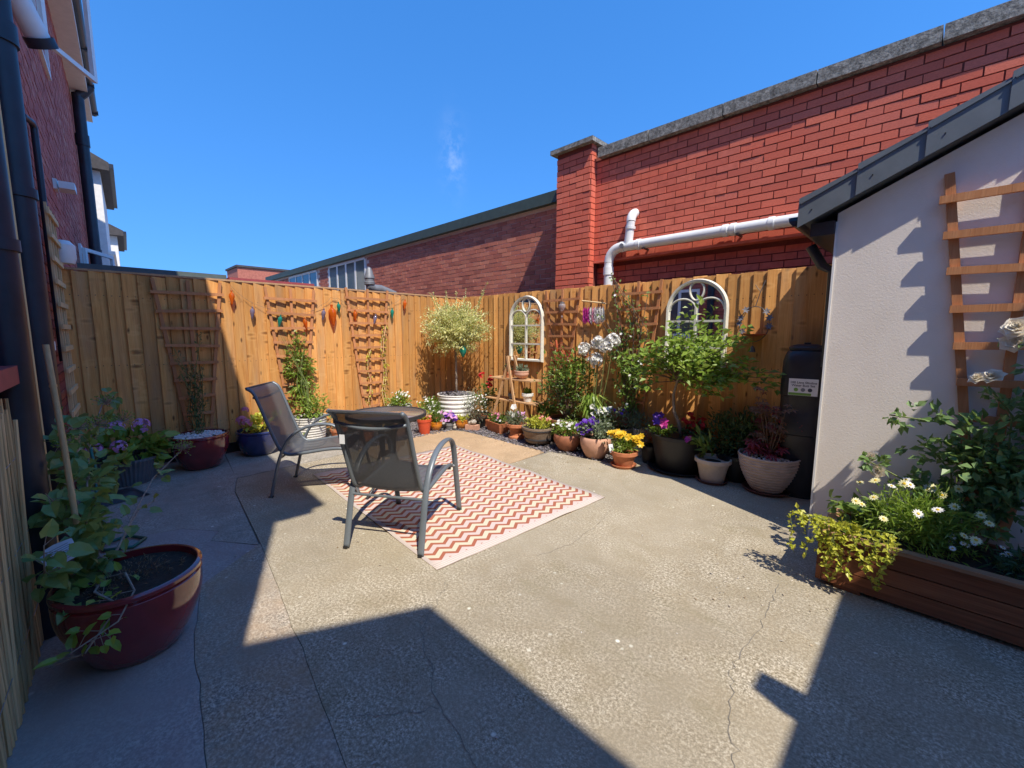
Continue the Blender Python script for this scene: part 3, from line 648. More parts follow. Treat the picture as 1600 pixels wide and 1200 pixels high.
MB().lathe([(.001,0),(.07,0),(.085,.05),(.085,.16),(.05,.2),(.001,.2)], 14).build('vent_cap', 'white_plastic', hs, True, loc=(2.75,-.08,2.06))
# red painted sill and render at the near window
mb = MB(); mb.box(-2.0,.2,-.09,.02,1.22,1.30); mb.build('window_sill', 'red_roof', hs)
mb = MB(); mb.box(-2.0,.16,-.012,.02,.0,1.218); mb.build('painted_plinth', 'red_roof', hs)
mb = MB(); mb.box(-2.0,.1,-.012,.02,1.302,2.4); mb.build('painted_reveal', 'red_roof', hs)
# bamboo screen
bs = thing('reed_screen', 'straw coloured reed screen along the foot of the left house wall', 'screen', HP, HA)
rb = None
for i in range(106):
    x = -1.6+i*.0165+rnd.uniform(-.004,.004); h = rnd.uniform(1.08,1.2)
    if rb is None: rb = MB().tube([(0,0,0),(.003,.004,.5),(0,0,1)], .0075, 6).build('reed', 'bamboo', bs); o = rb
    else: o = inst(rb, 'reed', bs)
    o.location = (x, -.045+rnd.uniform(-.008,.008), 0); o.scale = (1, 1, h); o.rotation_euler = (rnd.gauss(0,.012), rnd.gauss(0,.015), rnd.random()*6)
for z in (.2,.55,.9): MB().tube([(-1.6,-.057,z),(.14,-.057,z)], .0015, 5).build('wire', 'galv', bs)
# square lattice trellis on the house wall
lt = thing('lattice_trellis', 'pale square lattice trellis fixed upright on the house wall beside the drain pipes', 'trellis', HP, HA)
for i in range(4): x = 2.12+i*.16; MB().box(x-.014,x+.014,-.065,-.05,.3,2.45).build('lath', 'pale_wood', lt)
for i in range(12): z = .42+i*.178; MB().box(2.06,2.66,-.08,-.0655,z-.02,z+.02).build('lath', 'pale_wood', lt)
# white houses beyond
for (a, b, off, ze, lab) in ((11.5,15.5,-.24,5.4,'white rendered house with bay and dark eaves beyond the brick house'),(17.5,21,-.4,4.9,'farther white rendered house with a small dark roof')):
    w = thing('white_house', lab, 'house', HP, HA)
    MB().box(a,b,off,6,0,ze).build('wall', 'white_render', w)
    MB().box(a+.3,b,off-.08,off+.02,0,ze*.62).build('bay', 'white_render', w)
    MB().box(a+.28,b+.05,off-.12,off+.02,ze*.62,ze*.62+.08).build('bay_roof', 'white_render', w)
    MB().add([(a-.2,off-.17,ze),(b+.2,off-.17,ze),(b+.2,4,ze+2.4),(a-.2,4,ze+2.4),(a-.2,off-.17,ze-.18),(b+.2,off-.17,ze-.18),(b+.2,4,ze-.2),(a-.2,4,ze-.2)], [(0,1,2,3),(4,7,6,5),(0,4,5,1),(1,5,6,2),(3,2,6,7),(0,3,7,4)]).build('roof', 'roof_tile', w)
    MB().box(a-.2,b+.2,off-.25,off-.17,ze-.12,ze-.02).build('gutter', 'black_pipe', w)
    MB().box(a+1,a+1.8,off-.09,off-.081,1.6,2.7).build('window', 'window_glass', w)
# low outbuildings beyond the left fence
def outb(name, lab, x0, x1, y0, y1, z0, z1, mat, wm):
    t = thing(name, lab, 'outbuilding', (0,0,0))
    MB().box(x0+.1,x1-.05,y0+.05,y1-.05,0,z0-.06).build('wall', wm, t)
    mb = MB(); mb.add([(x1,y0,z0),(x1,y1,z0),(x0,y1,z1),(x0,y0,z1),(x1,y0,z0-.09),(x1,y1,z0-.09),(x0,y1,z1-.09),(x0,y0,z1-.09)], [(0,1,2,3),(4,7,6,5),(0,4,5,1),(1,5,6,2),(2,6,7,3),(3,7,4,0)]); mb.build('roof', mat, t); return t
outb('outbuilding', 'low outbuilding with grey green felt roof beyond the left fence', -4.6,-2.5,-6.2,-2.82,2.385,2.41,'felt_roof','brick_dark')
outb('outbuilding', 'low outbuilding with red roof beyond the left fence', -4.6,-2.4,-2.8,-1.45,2.345,2.37,'red_roof','brick_dark')
t = thing('brick_outbuilding', 'distant brick parapet at the end of the dark building', 'building', (-17,0,0))
MB().box(-2,0,.6,4,0,4.4).build('wall', 'brick_dark', t); MB().box(-2.1,.06,.55,4.1,4.41,4.5).build('coping', 'roof_tile', t)
# flue cowl behind the fence
cw = thing('flue_cowl', 'grey metal flue cowl rising behind the left fence', 'flue', (-.75,-1.18,1.84))
mb = MB(); mb.tube([(0,.45,.25),(0,.2,.33),(0,.08,.33),(0,0,.36),(0,0,.42)], .07, 12); mb.build('bend', 'lead', cw, True)
MB().lathe([(.07,.38),(.085,.39),(.085,.43),(.075,.44),(.075,.48),(.085,.49),(.08,.52),(.065,.56),(.05,.62),(.03,.66),(.001,.67)], 14).build('cowl', 'lead', cw, True)

# ------------------------------------------------------------------ houses behind and to the right of the camera (they shade the yard)
hB = thing('unseen_rear_house', 'unseen house behind the viewer, made white to bounce light into the shade', 'house', (7.35,-4.75,0))
MB().box(0,2.3,-6,0,0,4.95).build('wall', 'white_render', hB)  # unseen house, kept short and white to bounce light into the shaded yard
MB().add([(-.07,.16,4.93),(2.4,.16,4.93),(2.4,-3,6.98),(-.07,-3,6.98),(-.07,-6.1,4.93),(2.4,-6.1,4.93),(-.07,.16,5.0),(2.4,.16,5.0),(2.4,-3,7.05),(-.07,-3,7.05),(-.07,-6.1,5.0),(2.4,-6.1,5.0)], [(0,1,2,3),(3,2,5,4),(6,9,8,7),(9,10,11,8),(0,6,7,1),(4,5,11,10),(0,3,9,6),(3,4,10,9),(1,7,8,2),(2,8,11,5)]).build('roof', 'roof_tile', hB)
MB().box(.6,1.7,.002,.03,2.9,4.1).build('window', 'white_paint', hB); MB().box(.68,1.62,.031,.034,2.98,4.02).build('pane', 'window_glass', hB)
MB().box(.5,1.4,.002,.03,0.1,2.1).build('door', 'white_paint', hB)
hC = thing('unseen_side_house', 'unseen outrigger right of the viewer, stepped to shape the shade and white to bounce light', 'house', (7.56,0,0))
pr = [(-4.3,0),(-4.3,3.0),(-1.86,3.0),(-1.84,3.5),(-1.0,4.15),(.1,3.2),(.1,0)]; k = len(pr)
MB().add([(0,y,z) for y, z in pr]+[(1.3,y,z) for y, z in pr], [tuple(reversed(range(k))), tuple(range(k, 2*k))]+[(i, (i+1) % k, (i+1) % k+k, i+k) for i in range(k)]).build('wall', 'white_render', hC)  # unseen block: profile shaped for its cast shade, white to bounce light
MB().box(-.16,0.0,-3.46,-3.34,2.8,3.0).build('flue', 'white_plastic', hC)
MB().box(-.02,.0,-3.6,-2.7,1.2,2.3).build('window', 'white_paint', hC)

# ------------------------------------------------------------------ rendered shed with slate roof
SY = -1.0
sh = thing('shed', 'small outhouse with pale rendered wall and dark grey tiled roof at right', 'outhouse', (5.4,SY,0))
vt = lambda x: 2.262+.488*(x)          # roof underside along the wall (x from the corner)
L = 2.1
MB().add([(0,0,0),(L,0,0),(L,0,vt(L)-.03),(0,0,vt(0)-.03),(0,1.14,0),(L,1.14,0),(L,1.14,vt(L)-.03),(0,1.14,vt(0)-.03)], [(0,1,2,3),(4,7,6,5),(0,3,7,4),(1,5,6,2),(3,2,6,7)]).build('wall', 'render_wall', sh)
MB().box(-.006,.006,-.006,.004,0,2.18).build('corner_bead', 'white_plastic', sh)
def rz_(x): return vt(x)+.005
rb_ = MB(); rb_.add([(-.2,-.06,rz_(-.2)),(L,-.06,rz_(L)),(L,1.14,rz_(L)),(-.2,1.14,rz_(-.2)),(-.2,-.06,rz_(-.2)+.1),(L,-.06,rz_(L)+.1),(L,1.14,rz_(L)+.1),(-.2,1.14,rz_(-.2)+.1)], [(0,3,2,1),(4,5,6,7),(0,1,5,4),(1,2,6,5),(2,3,7,6),(3,0,4,7)])
rb_.build('roof', 'roof_grey', sh)
x = -.2
while x < L-.05:
    x2 = min(x+.31, L); mb = MB(); lo = -.015; hi = .15
    for (ya, yb, l0, h0, xa, xb) in ((-.105,-.062,lo,hi,x,x2),):
        f0, f1 = .0, .022     # each cap lifts at its lower end over the next one
        mb.add([(xa,ya-.012,rz_(xa)+l0),(xb,ya,rz_(xb)+l0),(xb,ya,rz_(xb)+h0),(xa,ya-.012,rz_(xa)+h0+f1),(xa,.03,rz_(xa)+l0+.1),(xb,.03,rz_(xb)+l0+.1),(xb,.03,rz_(xb)+h0),(xa,.03,rz_(xa)+h0+f1)],
               [(0,1,2,3),(3,2,6,7),(4,7,6,5),(0,3,7,4),(1,5,6,2),(0,4,5,1)])
    mb.build('verge_cap', 'roof_grey', sh)
    mb = MB(); mb.bar((xa+.01,-.121,rz_(xa)+h0-.012),(xb,-.109,rz_(xb)+h0-.018),.012,.01); mb.build('cap_lip', 'roof_grey', sh)
    MB().box(xa+.07,xa+.076,-.12,-.112,rz_(xa+.075)+.05,rz_(xa+.075)+.056).build('clip', 'black_plastic', sh)
    y = .04
    while y < 1.1:
        mb = MB(); mb.add([(x-.01,y,rz_(x)+.125),(x2,y,rz_(x2)+.105),(x2,y+.26,rz_(x2)+.105),(x-.01,y+.26,rz_(x)+.125),(x-.01,y,rz_(x)+.1),(x2,y,rz_(x2)+.09),(x2,y+.26,rz_(x2)+.09),(x-.01,y+.26,rz_(x)+.1)], [(0,1,2,3),(0,4,5,1),(3,7,4,0)]); mb.build('roof_tile', 'roof_grey', sh); y += .268
    x += .295
prof = [(-.255+.05-.05*math.cos(t), rz_(-.2)+.06-.06*math.sin(t)) for t in [math.pi*i/6 for i in range(7)]]
gt = MB(); vs = [(px_, y, z) for y in (-.1,1.15) for px_, z in prof]; k = len(prof); gt.add(vs, [(i, i+1, i+1+k, i+k) for i in range(k-1)]+[tuple(range(k))]); go = gt.build('gutter', 'black_pipe', sh, True)
md = go.modifiers.new('s', 'SOLIDIFY'); md.thickness = .004
MB().box(-.14,-.008,-.03,1.12,2.1,rz_(-.16)-.004).build('soffit_box', 'dark_metal', sh)
MB().tube([(-.2,.35,2.1),(-.12,.36,1.95),(-.05,.36,1.9),(-.04,.36,1.2)], .034, 12).build('downpipe', 'black_pipe', sh, True)

# ------------------------------------------------------------------ fan trellises
def fan(label, plane, c, zt, zb, wt, wb, nr, mat='trellis_wood', lw=.032, dep=.016, lean=0, gap=.004):
    """plane: 'x' on the left fence (faces +x), 'y' on a wall facing -y"""
    t = thing('fan_trellis', label, 'trellis')
    def P(a, z, d):
        if plane[0] == 'x': return (plane[1]+d, c+a, z)
        return (c+a+lean*(z-zb), plane[1]-d, z)
    nrm = (1,0,0) if plane[0] == 'x' else (0,1,0)
    for k in (-1,0,1):
        MB().bar(P(k*wb*.42, zb-.05, gap+dep/2), P(k*wt*.46, zt+.14, gap+dep/2), lw, dep, nrm).build('upright', mat, t)
    for i in range(nr):
        f_ = i/(nr-1); z = zt+(zb-zt)*f_; w = wt+(wb-wt)*f_; ti = rnd.gauss(0,.006)
        MB().bar(P(-w/2, z-ti, gap+dep*1.5+.001), P(w/2, z+ti, gap+dep*1.5+.001), lw, dep, nrm).build('rung', mat, t)
    return t
LX, RY = .034, .136
fan('weathered pinkish fan trellis on the left fence, half in shade behind the pebble topped pot', ('x',LX), -3.71, 1.87, .34, .65, .24, 9)
fan('fan trellis on the left fence carrying a dense green climber', ('x',LX), -2.66, 1.86, .42, .63, .24, 9)
fan('fan trellis on the left fence nearest the willow, with a thin sparse climber', ('x',LX), -1.62, 1.93, .36, .69, .26, 10)
fan('fan trellis on the right fence between the two arched mirrors, with red metal ornament', ('y',RY), 2.24, 1.90, .75, .64, .22, 8)
fan('fan trellis on the right fence overgrown with jasmine left of the larger arched mirror', ('y',RY), 3.38, 1.92, .43, .62, .24, 9)
fan('fan trellis with climbing rose on the pale rendered outhouse wall', ('y',SY-.003), 6.22, 2.21, .36, .70, .13, 10, lw=.042, dep=.026, gap=.006)

# ------------------------------------------------------------------ arched mirrors
def arch(label, cx, z0, z1, w):
    t = thing('arched_mirror', label, 'mirror', (cx, RY-.005, z0)); H = z1-z0; r = w/2; hs_ = H-r
    def outline(off): 
        rr = r-off; pts = [(-rr, off)]; pts.append((-rr, hs_))
        pts += [(-rr*math.cos(a), hs_+rr*math.sin(a)) for a in [math.pi*i/24 for i in range(1, 24)]]
        return pts+[(rr, hs_), (rr, off)]
    o_, i_ = outline(0), outline(.045); n_ = len(o_); mb = MB()
    vs = [(x,0,z) for x, z in o_]+[(x,-.045,z) for x, z in outline(.012)]+[(x,-.04,z) for x, z in outline(.034)]+[(x,-.012,z) for x, z in i_]
    fs = []
    for q in range(3):
        for i in range(n_): j = (i+1) % n_; fs.append((q*n_+i, q*n_+j, (q+1)*n_+j, (q+1)*n_+i))
    mb.add(vs, fs); mb.build('frame', 'cream_frame', t, True)
    MB().add([(x,-.012,z) for x, z in i_], [tuple(range(n_))]).build('mirror_glass', 'mirror', t)
    bw = .022
    gb = lambda a, b: MB().bar(a, b, bw, .016, (0,1,0)).build('glazing_bar', 'cream_frame', t)
    gb((0,-.022,.045),(0,-.022,hs_+.02))
    for z in (.27*H,.55*H-.0): gb((-r+.04,-.0225,z),(r-.04,-.0225,z))
    rr = r-.04
    for s_ in (-1,1):
        MB().tube([(s_*rr/2-rr/2*math.cos(a)*1.0, -.022, hs_-.0+rr*.42*math.sin(a)+.0) for a in [math.pi*i/14 for i in range(15)]], .010, 8).build('tracery', 'cream_frame', t, True)
    MB().tube([(.0+.075*math.sin(a)*(1+.12*math.cos(a)), -.022, hs_+.2+.1*math.cos(a)) for a in [2*math.pi*i/20 for i in range(21)]], .010, 8).build('tracery', 'cream_frame', t, True)
arch('smaller looking arched cream window mirror behind the wooden plant ladder', 1.57, 1.02, 2.0, .68)
arch('arched cream window mirror on the right fence behind the small leafy tree', 4.07, 1.03, 2.03, .66)

# ------------------------------------------------------------------ planter with daisies and trailing leaves
pl_ = thing('wooden_planter', 'long dark timber planter full of daisies against the rendered wall', 'planter', (5.57,-1.63,0))
for i in range(3):
    z0 = .025+i*.092; MB().box(0,2.0,.0+rnd.uniform(0,.005),.03,z0,z0+.086).build('plank', 'planter_wood', pl_)
    MB().box(-.028,-.002,.0,.52,z0,z0+.088).build('plank', 'planter_wood', pl_)
    MB().box(0,2.0,.5,.53,z0,z0+.088).build('plank', 'planter_wood', pl_)
MB().box(-.03,2.0,-.012,.04,.302,.322).build('top_trim', 'planter_trim', pl_)
MB().box(-.03,.035,.042,.53,.302,.322).build('top_trim', 'planter_trim', pl_)
MB().box(.0,2.0,.032,.498,.05,.275).build('soil', 'soil', pl_)
for x in (.12,1.0,1.8): MB().box(x-.06,x+.06,.01,.5,0,.024).build('foot', 'planter_wood', pl_)
def pl_part(mb, name, mat, kind=None): return mb.build(name, mat, pl_, kind=kind)
mb = MB(); cloud(mb, (.36,.25,.42), (.22,.16,.13), 2200, .05, .009, .5, .35, nc=60); mb2 = MB(); cloud(mb2, (.95,.22,.33), (.45,.18,.07), 1500, .04, .012, .5, .4, nc=60); mb.v, mb.f
pl_part(mb, 'daisy_foliage', 'leaf_bright', 'stuff'); pl_part(mb2, 'fleabane_foliage', 'leaf_dark', 'stuff')
def daisy(p, nrm, r, pet, cen, parent=None, k=11):
    a = MB(); a.flower((0,0,0), (0,0,1), r, k, 1.0, .12); b = MB(); b.blob((0,0,.003), r*.28, 8, 4, .5)
    q = Vector(nrm).normalized().to_track_quat('Z','Y')
    o = a.build('daisy', pet, parent or pl_); o.location = p; o.rotation_mode = 'QUATERNION'; o.rotation_quaternion = q
    c = b.build('daisy_centre', cen, o); return o
SUND = Vector((.1,-.6,.8))
for i in range(26):
    x = rnd.uniform(.1,.62); y = rnd.uniform(.03,.4); z = .605+rnd.uniform(-.05,.06)-abs(x-.36)*.25-max(0,.2-y)*.5
    daisy((x,y,z), SUND+rdir()*.45, rnd.uniform(.021,.029), rnd.choice(['petal_white','petal_paleyellow','petal_paleyellow']), 'petal_yellow')
for i in range(20):
    x = rnd.uniform(.5,1.2); y = rnd.uniform(.0,.3); z = .345+rnd.uniform(0,.07)
    daisy((x,y,z), SUND+rdir()*.4, rnd.uniform(.014,.019), 'petal_white', 'petal_yellow')
mb = MB(); cloud(mb, (.08,.33,.42), (.13,.12,.1), 60, .07, .055, .6, .4, 'heart'); pl_part(mb, 'strawberry_leaves', 'leaf_mid')
mb = MB(); st = MB()
for i in range(24):
    x = rnd.uniform(-.17,.32); drop = rnd.choice([.04,.07,.1,.14,.2,.27])*rnd.uniform(.8,1.15)
    if x < 0: drop *= .7
    p0 = Vector((x*.6+.06,.12,.33)); p1 = Vector((x,-.03,.37+rnd.uniform(0,.05))); pts = [p0, p1]
    q = p1.copy(); d = Vector((rnd.gauss(0,.3), -.6, -.1))
    while q.z > .33-drop and len(pts) < 14:
        d = (d+Vector((rnd.gauss(0,.35), rnd.gauss(.02,.12), -.45))).normalized(); q = q+d*.032; q.y = max(-.12, min(-.035, q.y)); pts.append(q.copy())
    st.tube(pts, .0016, 4, False)
    for a_, b_ in zip(pts[1:-1], pts[2:]):
        for k in range(rnd.choice([2,3,3,4])):
            p = a_.lerp(b_, rnd.random()); sd_ = rdir(.1); sd_.y -= .35; L_ = rnd.uniform(.022,.038); mb.leaf(p, sd_, L_, L_*rnd.uniform(.5,.68), Vector((rnd.gauss(0,.5), -.6, .7)))
cloud(mb, (.06,.03,.37), (.23,.1,.035), 190, .034, .02, .5, .45)
pl_part(mb, 'trailing_leaves', 'leaf_lime', 'stuff'); pl_part(st, 'trailing_stems', 'stem_green')

# climbing rose on the outhouse trellis
rs = thing('climbing_rose', 'cream climbing rose spreading across the trellis on the rendered wall', 'rose', (6.1,-1.2,.28))
mb = MB(); st = MB()
stems = [[(0,0,0),(.02,.05,.4),(.0,.05,.62),(-.1,-.02,.68),(-.33,-.06,.7)],[(0,0,0),(.15,.05,.45),(.14,.02,.75),(.04,-.02,.9)],[(.05,0,0),(-.1,-.02,.25),(-.28,-.1,.36),(-.4,-.12,.42)],[(.05,0,0),(.2,0,.5),(.3,-.05,.65)],[(0,.02,0),(-.05,.03,.4),(-.12,-.02,.5),(-.2,0,.56)],[(.1,0,0),(.25,.03,.6),(.22,0,1.0),(.15,-.04,1.15)]]
for s_ in stems:
    st.tube(s_, .0045, 6)
    for i in range(len(s_)-1):
        a, b = Vector(s_[i]), Vector(s_[i+1])
        for k in range(int((b-a).length*34)+2):
            p = a.lerp(b, rnd.random()); 
            if p.z < .12: continue
            ax = rdir(.1); q = p+ax*rnd.uniform(.03,.09)
            for m in range(5): mb.leaf(q+rdir()*.018, (ax+rdir()*.8), rnd.uniform(.04,.062), rnd.uniform(.026,.038), Vector((rnd.gauss(0,.5), -.5+rnd.gauss(0,.4), .8)))
cloud(mb, (.1,-.02,.5), (.24,.08,.22), 560, .055, .034, .1, .5); cloud(mb, (-.02,-.02,.2), (.2,.1,.14), 160, .055, .034, .1, .5)
mb.build('foliage', 'leaf_rose', rs, kind='stuff'); st.build('stems', 'stem_green', rs)
def rose(p, r, nrm):
    b = MB()
    for ring, (rr, cup, k) in enumerate(((1,.15,6),(.85,.5,6),(.65,.9,5),(.45,1.6,5),(.3,3,4))):
        b.flower((0,0,ring*r*.08), (0,0,1), r*rr, k, 1.5, cup)
    o = b.build('rose_bloom', 'petal_cream', rs); o.location = p; o.rotation_mode = 'QUATERNION'; o.rotation_quaternion = Vector(nrm).normalized().to_track_quat('Z','Y')
rose((.11,-.06,1.2), .07, (-.4,-.8,.5)); rose((.05,-.05,.95), .055, (-.3,-.5,.8)); rose((-.385,-.12,.44), .05, (-.6,-.5,.5)); rose((-.345,-.14,.375), .048, (-.5,-.7,.2)); rose((.1,-.05,1.13), .055, (-.2,-.9,.1)); rose((-.0,-.05,.94), .045, (-.5,-.5,.7))

# ------------------------------------------------------------------ pots
def potbody(parent, mat, rt, rb, h, style='plain', rim=.012, n=36, name='pot', soil='soil', t=.012, oval=(1,1)):
    mb = MB(); fn = None
    if style == 'plain': prof = [(rb*.96,0),(rb,.01),(rb+(rt-rb)*.5,h*.5),(rt,h-.04),(rt+rim,h-.038),(rt+rim,h-.002),(rt+rim-.004,h)]
    elif style == 'round': prof = [(rb*.9,0),(rb,.012)]+[(rb+(rt*1.04-rb)*math.sin(math.pi/2*min(1,f*1.15)), .012+(h-.05)*f) for f in [i/10 for i in range(1,11)]]+[(rt*1.0,h-.03),(rt*1.05,h-.02),(rt*1.05,h-.006),(rt*1.02,h)]
    elif style == 'ribs':
        prof = [(rb*.9,0),(rb,.01)]; k = 60
        for i in range(k+1): f = i/k; r = rb+(rt-rb)*(1-(1-f)**1.8); prof.append((r+.0045*math.sin(f*math.pi*2*11), .012+(h-.03)*f))
        prof += [(rt+.008,h-.012),(rt+.006,h)]
    elif style == 'barrelribs':
        prof = [(rb*.95,0)]; k = 72
        for i in range(k+1): f = i/k; prof.append((rb+(rt-rb)*f+.016*abs(math.sin(f*math.pi*7)), .005+(h-.02)*f))
        prof += [(rt+.02,h-.01),(rt+.015,h)]
    elif style == 'flute': prof = [(rb,0),(rb+(rt-rb)*.5,h*.5),(rt,h-.03),(rt+.01,h-.025),(rt+.01,h)]; fn = lambda a, z: 1+.018*math.cos(a*44); n = 176
    elif style == 'flare': prof = [(rb*1.25,0),(rb*1.25,.03),(rb,.05),(rb*.98,h*.45),(rb*1.12,h*.7),(rt,h-.045),(rt+.012,h-.04),(rt+.012,h-.004),(rt,h)]
    elif style == 'egg': prof = [(rb*.9,0),(rb,.008)]+[(rb+(rt*1.12-rb)*math.sin(math.pi*.62*f)/1.0, .008+(h-.02)*f) for f in [i/10 for i in range(1,11)]]
    rin = prof[-1][0]-t; zs = h-.035
    full = prof+[(rin,h),(rin-.002,zs)]
    mb.lathe(full, n, (0,0,0), fn, *oval); mb.f.pop() if False else None
    o = mb.build(name, mat, parent, True)
    if soil:
        s_ = MB(); s_.lathe([(.001,zs+.012),(rin*.5,zs+.01),(rin,zs+.002)], 24, (0,0,0), None, *oval); s_.build('soil' if soil == 'soil' else 'topping', soil, parent)
    return o, rin, zs
def saucer(parent, r, mat, h=.03):
    MB().lathe([(r*.85,0),(r,h),(r*.97,h+.003),(r*.93,h-.004),(r*.8,.008),(.001,.008)], 36).build('saucer', mat, parent, True)
def pebbles(parent, r, z, n=260, s=.014):
    mb = MB()
    for i in range(n):
        a = rnd.random()*6.28; q = r*math.sqrt(rnd.random()); k = s*rnd.uniform(.6,1.2); c = (q*math.cos(a), q*math.sin(a), z+rnd.uniform(0,.012)+.015*(1-q/r)); mb.blob(c, k, 6, 3, .7)
    mb.build('white_pebbles', 'pebble', parent, True, kind='stuff')
def part(t, mb, name, mat, kind=None, smooth=False): return mb.build(name, mat, t, smooth, kind=kind)

# 1 big burgundy pot in the foreground with climbing hydrangea
fp = thing('potted_climber', 'big glossy burgundy pot with climbing hydrangea in the left foreground', 'potted plant', (3.41,-4.49,0))
potbody(fp, 'burgundy_glaze', .25, .17, .36, 'round', n=64)
mb = MB(); cloud(mb, (.0,.0,.335), (.19,.19,.02), 700, .02, .004, .3, .4, nc=120); part(fp, mb, 'mulch', 'dry', 'stuff')
FP = Vector((3.37,-4.55,0))
def W(x, y, z): return Vector((x,y,z))-FP
lf = MB(); st = MB(); fl_ = MB(); yl = MB()
def branch(pts, n, L, W_=None, flat=False, young=False):
    pts = [Vector(p) for p in pts]; st.tube(pts, [.006-.004*i/(len(pts)-1) for i in range(len(pts))], 6)
    tot = len(pts)-1
    for i in range(n):
        f = rnd.uniform(.12,1)*tot; k = min(int(f), tot-1); p = pts[k].lerp(pts[k+1], f-k); d = rdir(.15); q = p+d*rnd.uniform(.02,.07)
        (yl if young else lf).heart(q, d+Vector((.25,.1,-.15)), L*rnd.uniform(.7,1.2), L*rnd.uniform(.6,.95), Vector((rnd.gauss(.4,.4), rnd.gauss(0,.4), 1)))
        st.tube([p, q], .0012, 4, False)
def umbel(c, r, n=60):
    c = Vector(c)
    for i in range(n):
        d = rdir(.7); q = c+d*r*rnd.uniform(.6,1.0); st.tube([c, q], .0009, 3, False); fl_.blob(q, .0045, 5, 3)
B0 = (-.12,-.1,.31)
branch([B0,(-.25,-.14,.55),(-.42,-.17,.8),(-.75,-.2,.98)], 40, .075)
branch([B0,(-.35,-.1,.45),(-.6,-.12,.62),(-.9,-.1,.78),(-1.2,-.02,.84)], 34, .075)
branch([B0,(-.45,-.12,.5),(-.9,-.1,.8),(-1.25,-.02,.98),(-1.45,.05,1.02)], 20, .07)
branch([B0,(-.2,-.16,.42),(-.3,-.2,.62),(-.2,-.24,.74)], 30, .08)
branch([B0,(-.05,-.2,.42),(.1,-.25,.5),(.12,-.24,.62)], 24, .075)
branch([B0,(-.28,-.04,.36),(-.5,.04,.45),(-.8,.16,.56),(-1.12,.33,.62)], 9, .06)
branch([B0,(-.4,-.0,.4),(-.7,.08,.42),(-.85,.16,.40)], 9, .065)
branch([B0,(.1,-.12,.36),(.22,-.05,.33),(.3,-.16,.22),(.22,-.27,.17)], 15, .05, young=True)
branch([B0,(.02,-.02,.37),(.2,.0,.36),(.3,-.06,.30),(.32,-.2,.25)], 14, .045, young=True)
cloud(lf, (-.3,-.14,.62), (.25,.08,.3), 34, .075, .06, .1, .5, 'heart'); cloud(lf, (-.22,-.12,.5), (.2,.1,.14), 46, .075, .06, .1, .5, 'heart'); cloud(lf, (-.55,-.16,.72), (.25,.06,.16), 40, .075, .06, .1, .5, 'heart')
cloud(lf, (-.05,-.12,.38), (.18,.1,.05), 26, .07, .055, .2, .5, 'heart'); cloud(lf, (-1.3,-.02,.6), (.2,.08,.25), 40, .07, .06, .1, .5, 'heart')
umbel((-.75,-.13,.92), .075); umbel((-.95,-.05,.9), .07); umbel((-1.25,.0,.98), .08); umbel((-1.18,.36,.63), .075, 80); umbel((-.5,-.17,.9), .05); umbel((-1.5,.08,.82), .08)
part(fp, lf, 'foliage', 'leaf_hydra', 'stuff'); part(fp, yl, 'young_foliage', 'leaf_bright', 'stuff'); part(fp, st, 'stems', 'grey_bark'); part(fp, fl_, 'flower_buds', 'leaf_bright', 'stuff')
mb = MB(); cn = [(-.18,-.15,.3),(-.2,-.158,.555),(-.24,-.168,.95),(-.31,-.187,1.39)]; mb.tube(cn, .0115, 10)
for q_ in (.7,.98,1.2): mb.tube([(-.2-(q_-.555)*.125,-.158-(q_-.555)*.033,q_),(-.201-(q_-.555)*.125,-.158-(q_-.555)*.033,q_+.012)], .0135, 10)
part(fp, mb, 'bamboo_cane', 'bamboo', smooth=True)
tg = MB(); tg.add([(-.05,-.001,0),(.05,-.001,0),(.055,-.001,.08),(.0,-.001,.088),(-.052,-.001,.08),(-.05,.001,0),(.05,.001,0),(.055,.001,.08),(.0,.001,.088),(-.052,.001,.08)], [(0,1,2,3,4),(9,8,7,6,5),(0,5,6,1),(1,6,7,2),(2,7,8,3),(3,8,9,4),(4,9,5,0)])
to = tg.build('plant_tag', 'tag_white', fp); to.location = (.045,-.195,.50); to.rotation_euler = (R(-25), R(-20), R(93)); to.scale = (1.0,1,1.0)
for i in range(8):
    w = rnd.uniform(.03,.042); MB().add([(-w,-.0022,.012+i*.008),(w,-.0022,.012+i*.008),(w,-.0022,.0135+i*.008),(-w,-.0022,.0135+i*.008)], [(0,1,2,3)]).build('print_line', 'ink', to)
hz = thing('garden_hose', 'dark green garden hose looped on the ground behind the burgundy foreground pot', 'hose', (2.1,-4.5,0))
MB().tube([(-1.05,-.1,.5),(-1.0,-.08,.3),(-.9,-.1,.08),(-.6,-.08,.012),(-.2,-.12,.012),(.05,-.08,.012),(.12,.06,.012),(.02,.13,.012),(-.1,.05,.014),(-.05,-.1,.02),(.25,-.22,.012),(.5,-.3,.012)], .0115, 10).build('hose', 'hose_green', hz, 'all')
bagm = MB(); vs = []; fs = []
for i in range(11):
    for j in range(11):
        x = -.18+.036*i; y = -.2+.04*j; e = min(i, j, 10-i, 10-j); vs.append((x+.02*mnoise.noise(Vector((x*9,y*9,0))), y, .004+(.05*abs(mnoise.noise(Vector((x*8,y*8,4))))+.03)*min(1, e/2.5)))
for i in range(10):
    for j in range(10): a = i*11+j; fs.append((a, a+11, a+12, a+1))
bagm.add(vs, fs); o = bagm.build('plastic_sack', 'black_bag', smooth='all', loc=(.95,-4.5,0), rot=(0,0,.3)); tag(o, 'crumpled black plastic sack lying beside the grey ribbed hydrangea pot', 'sack')

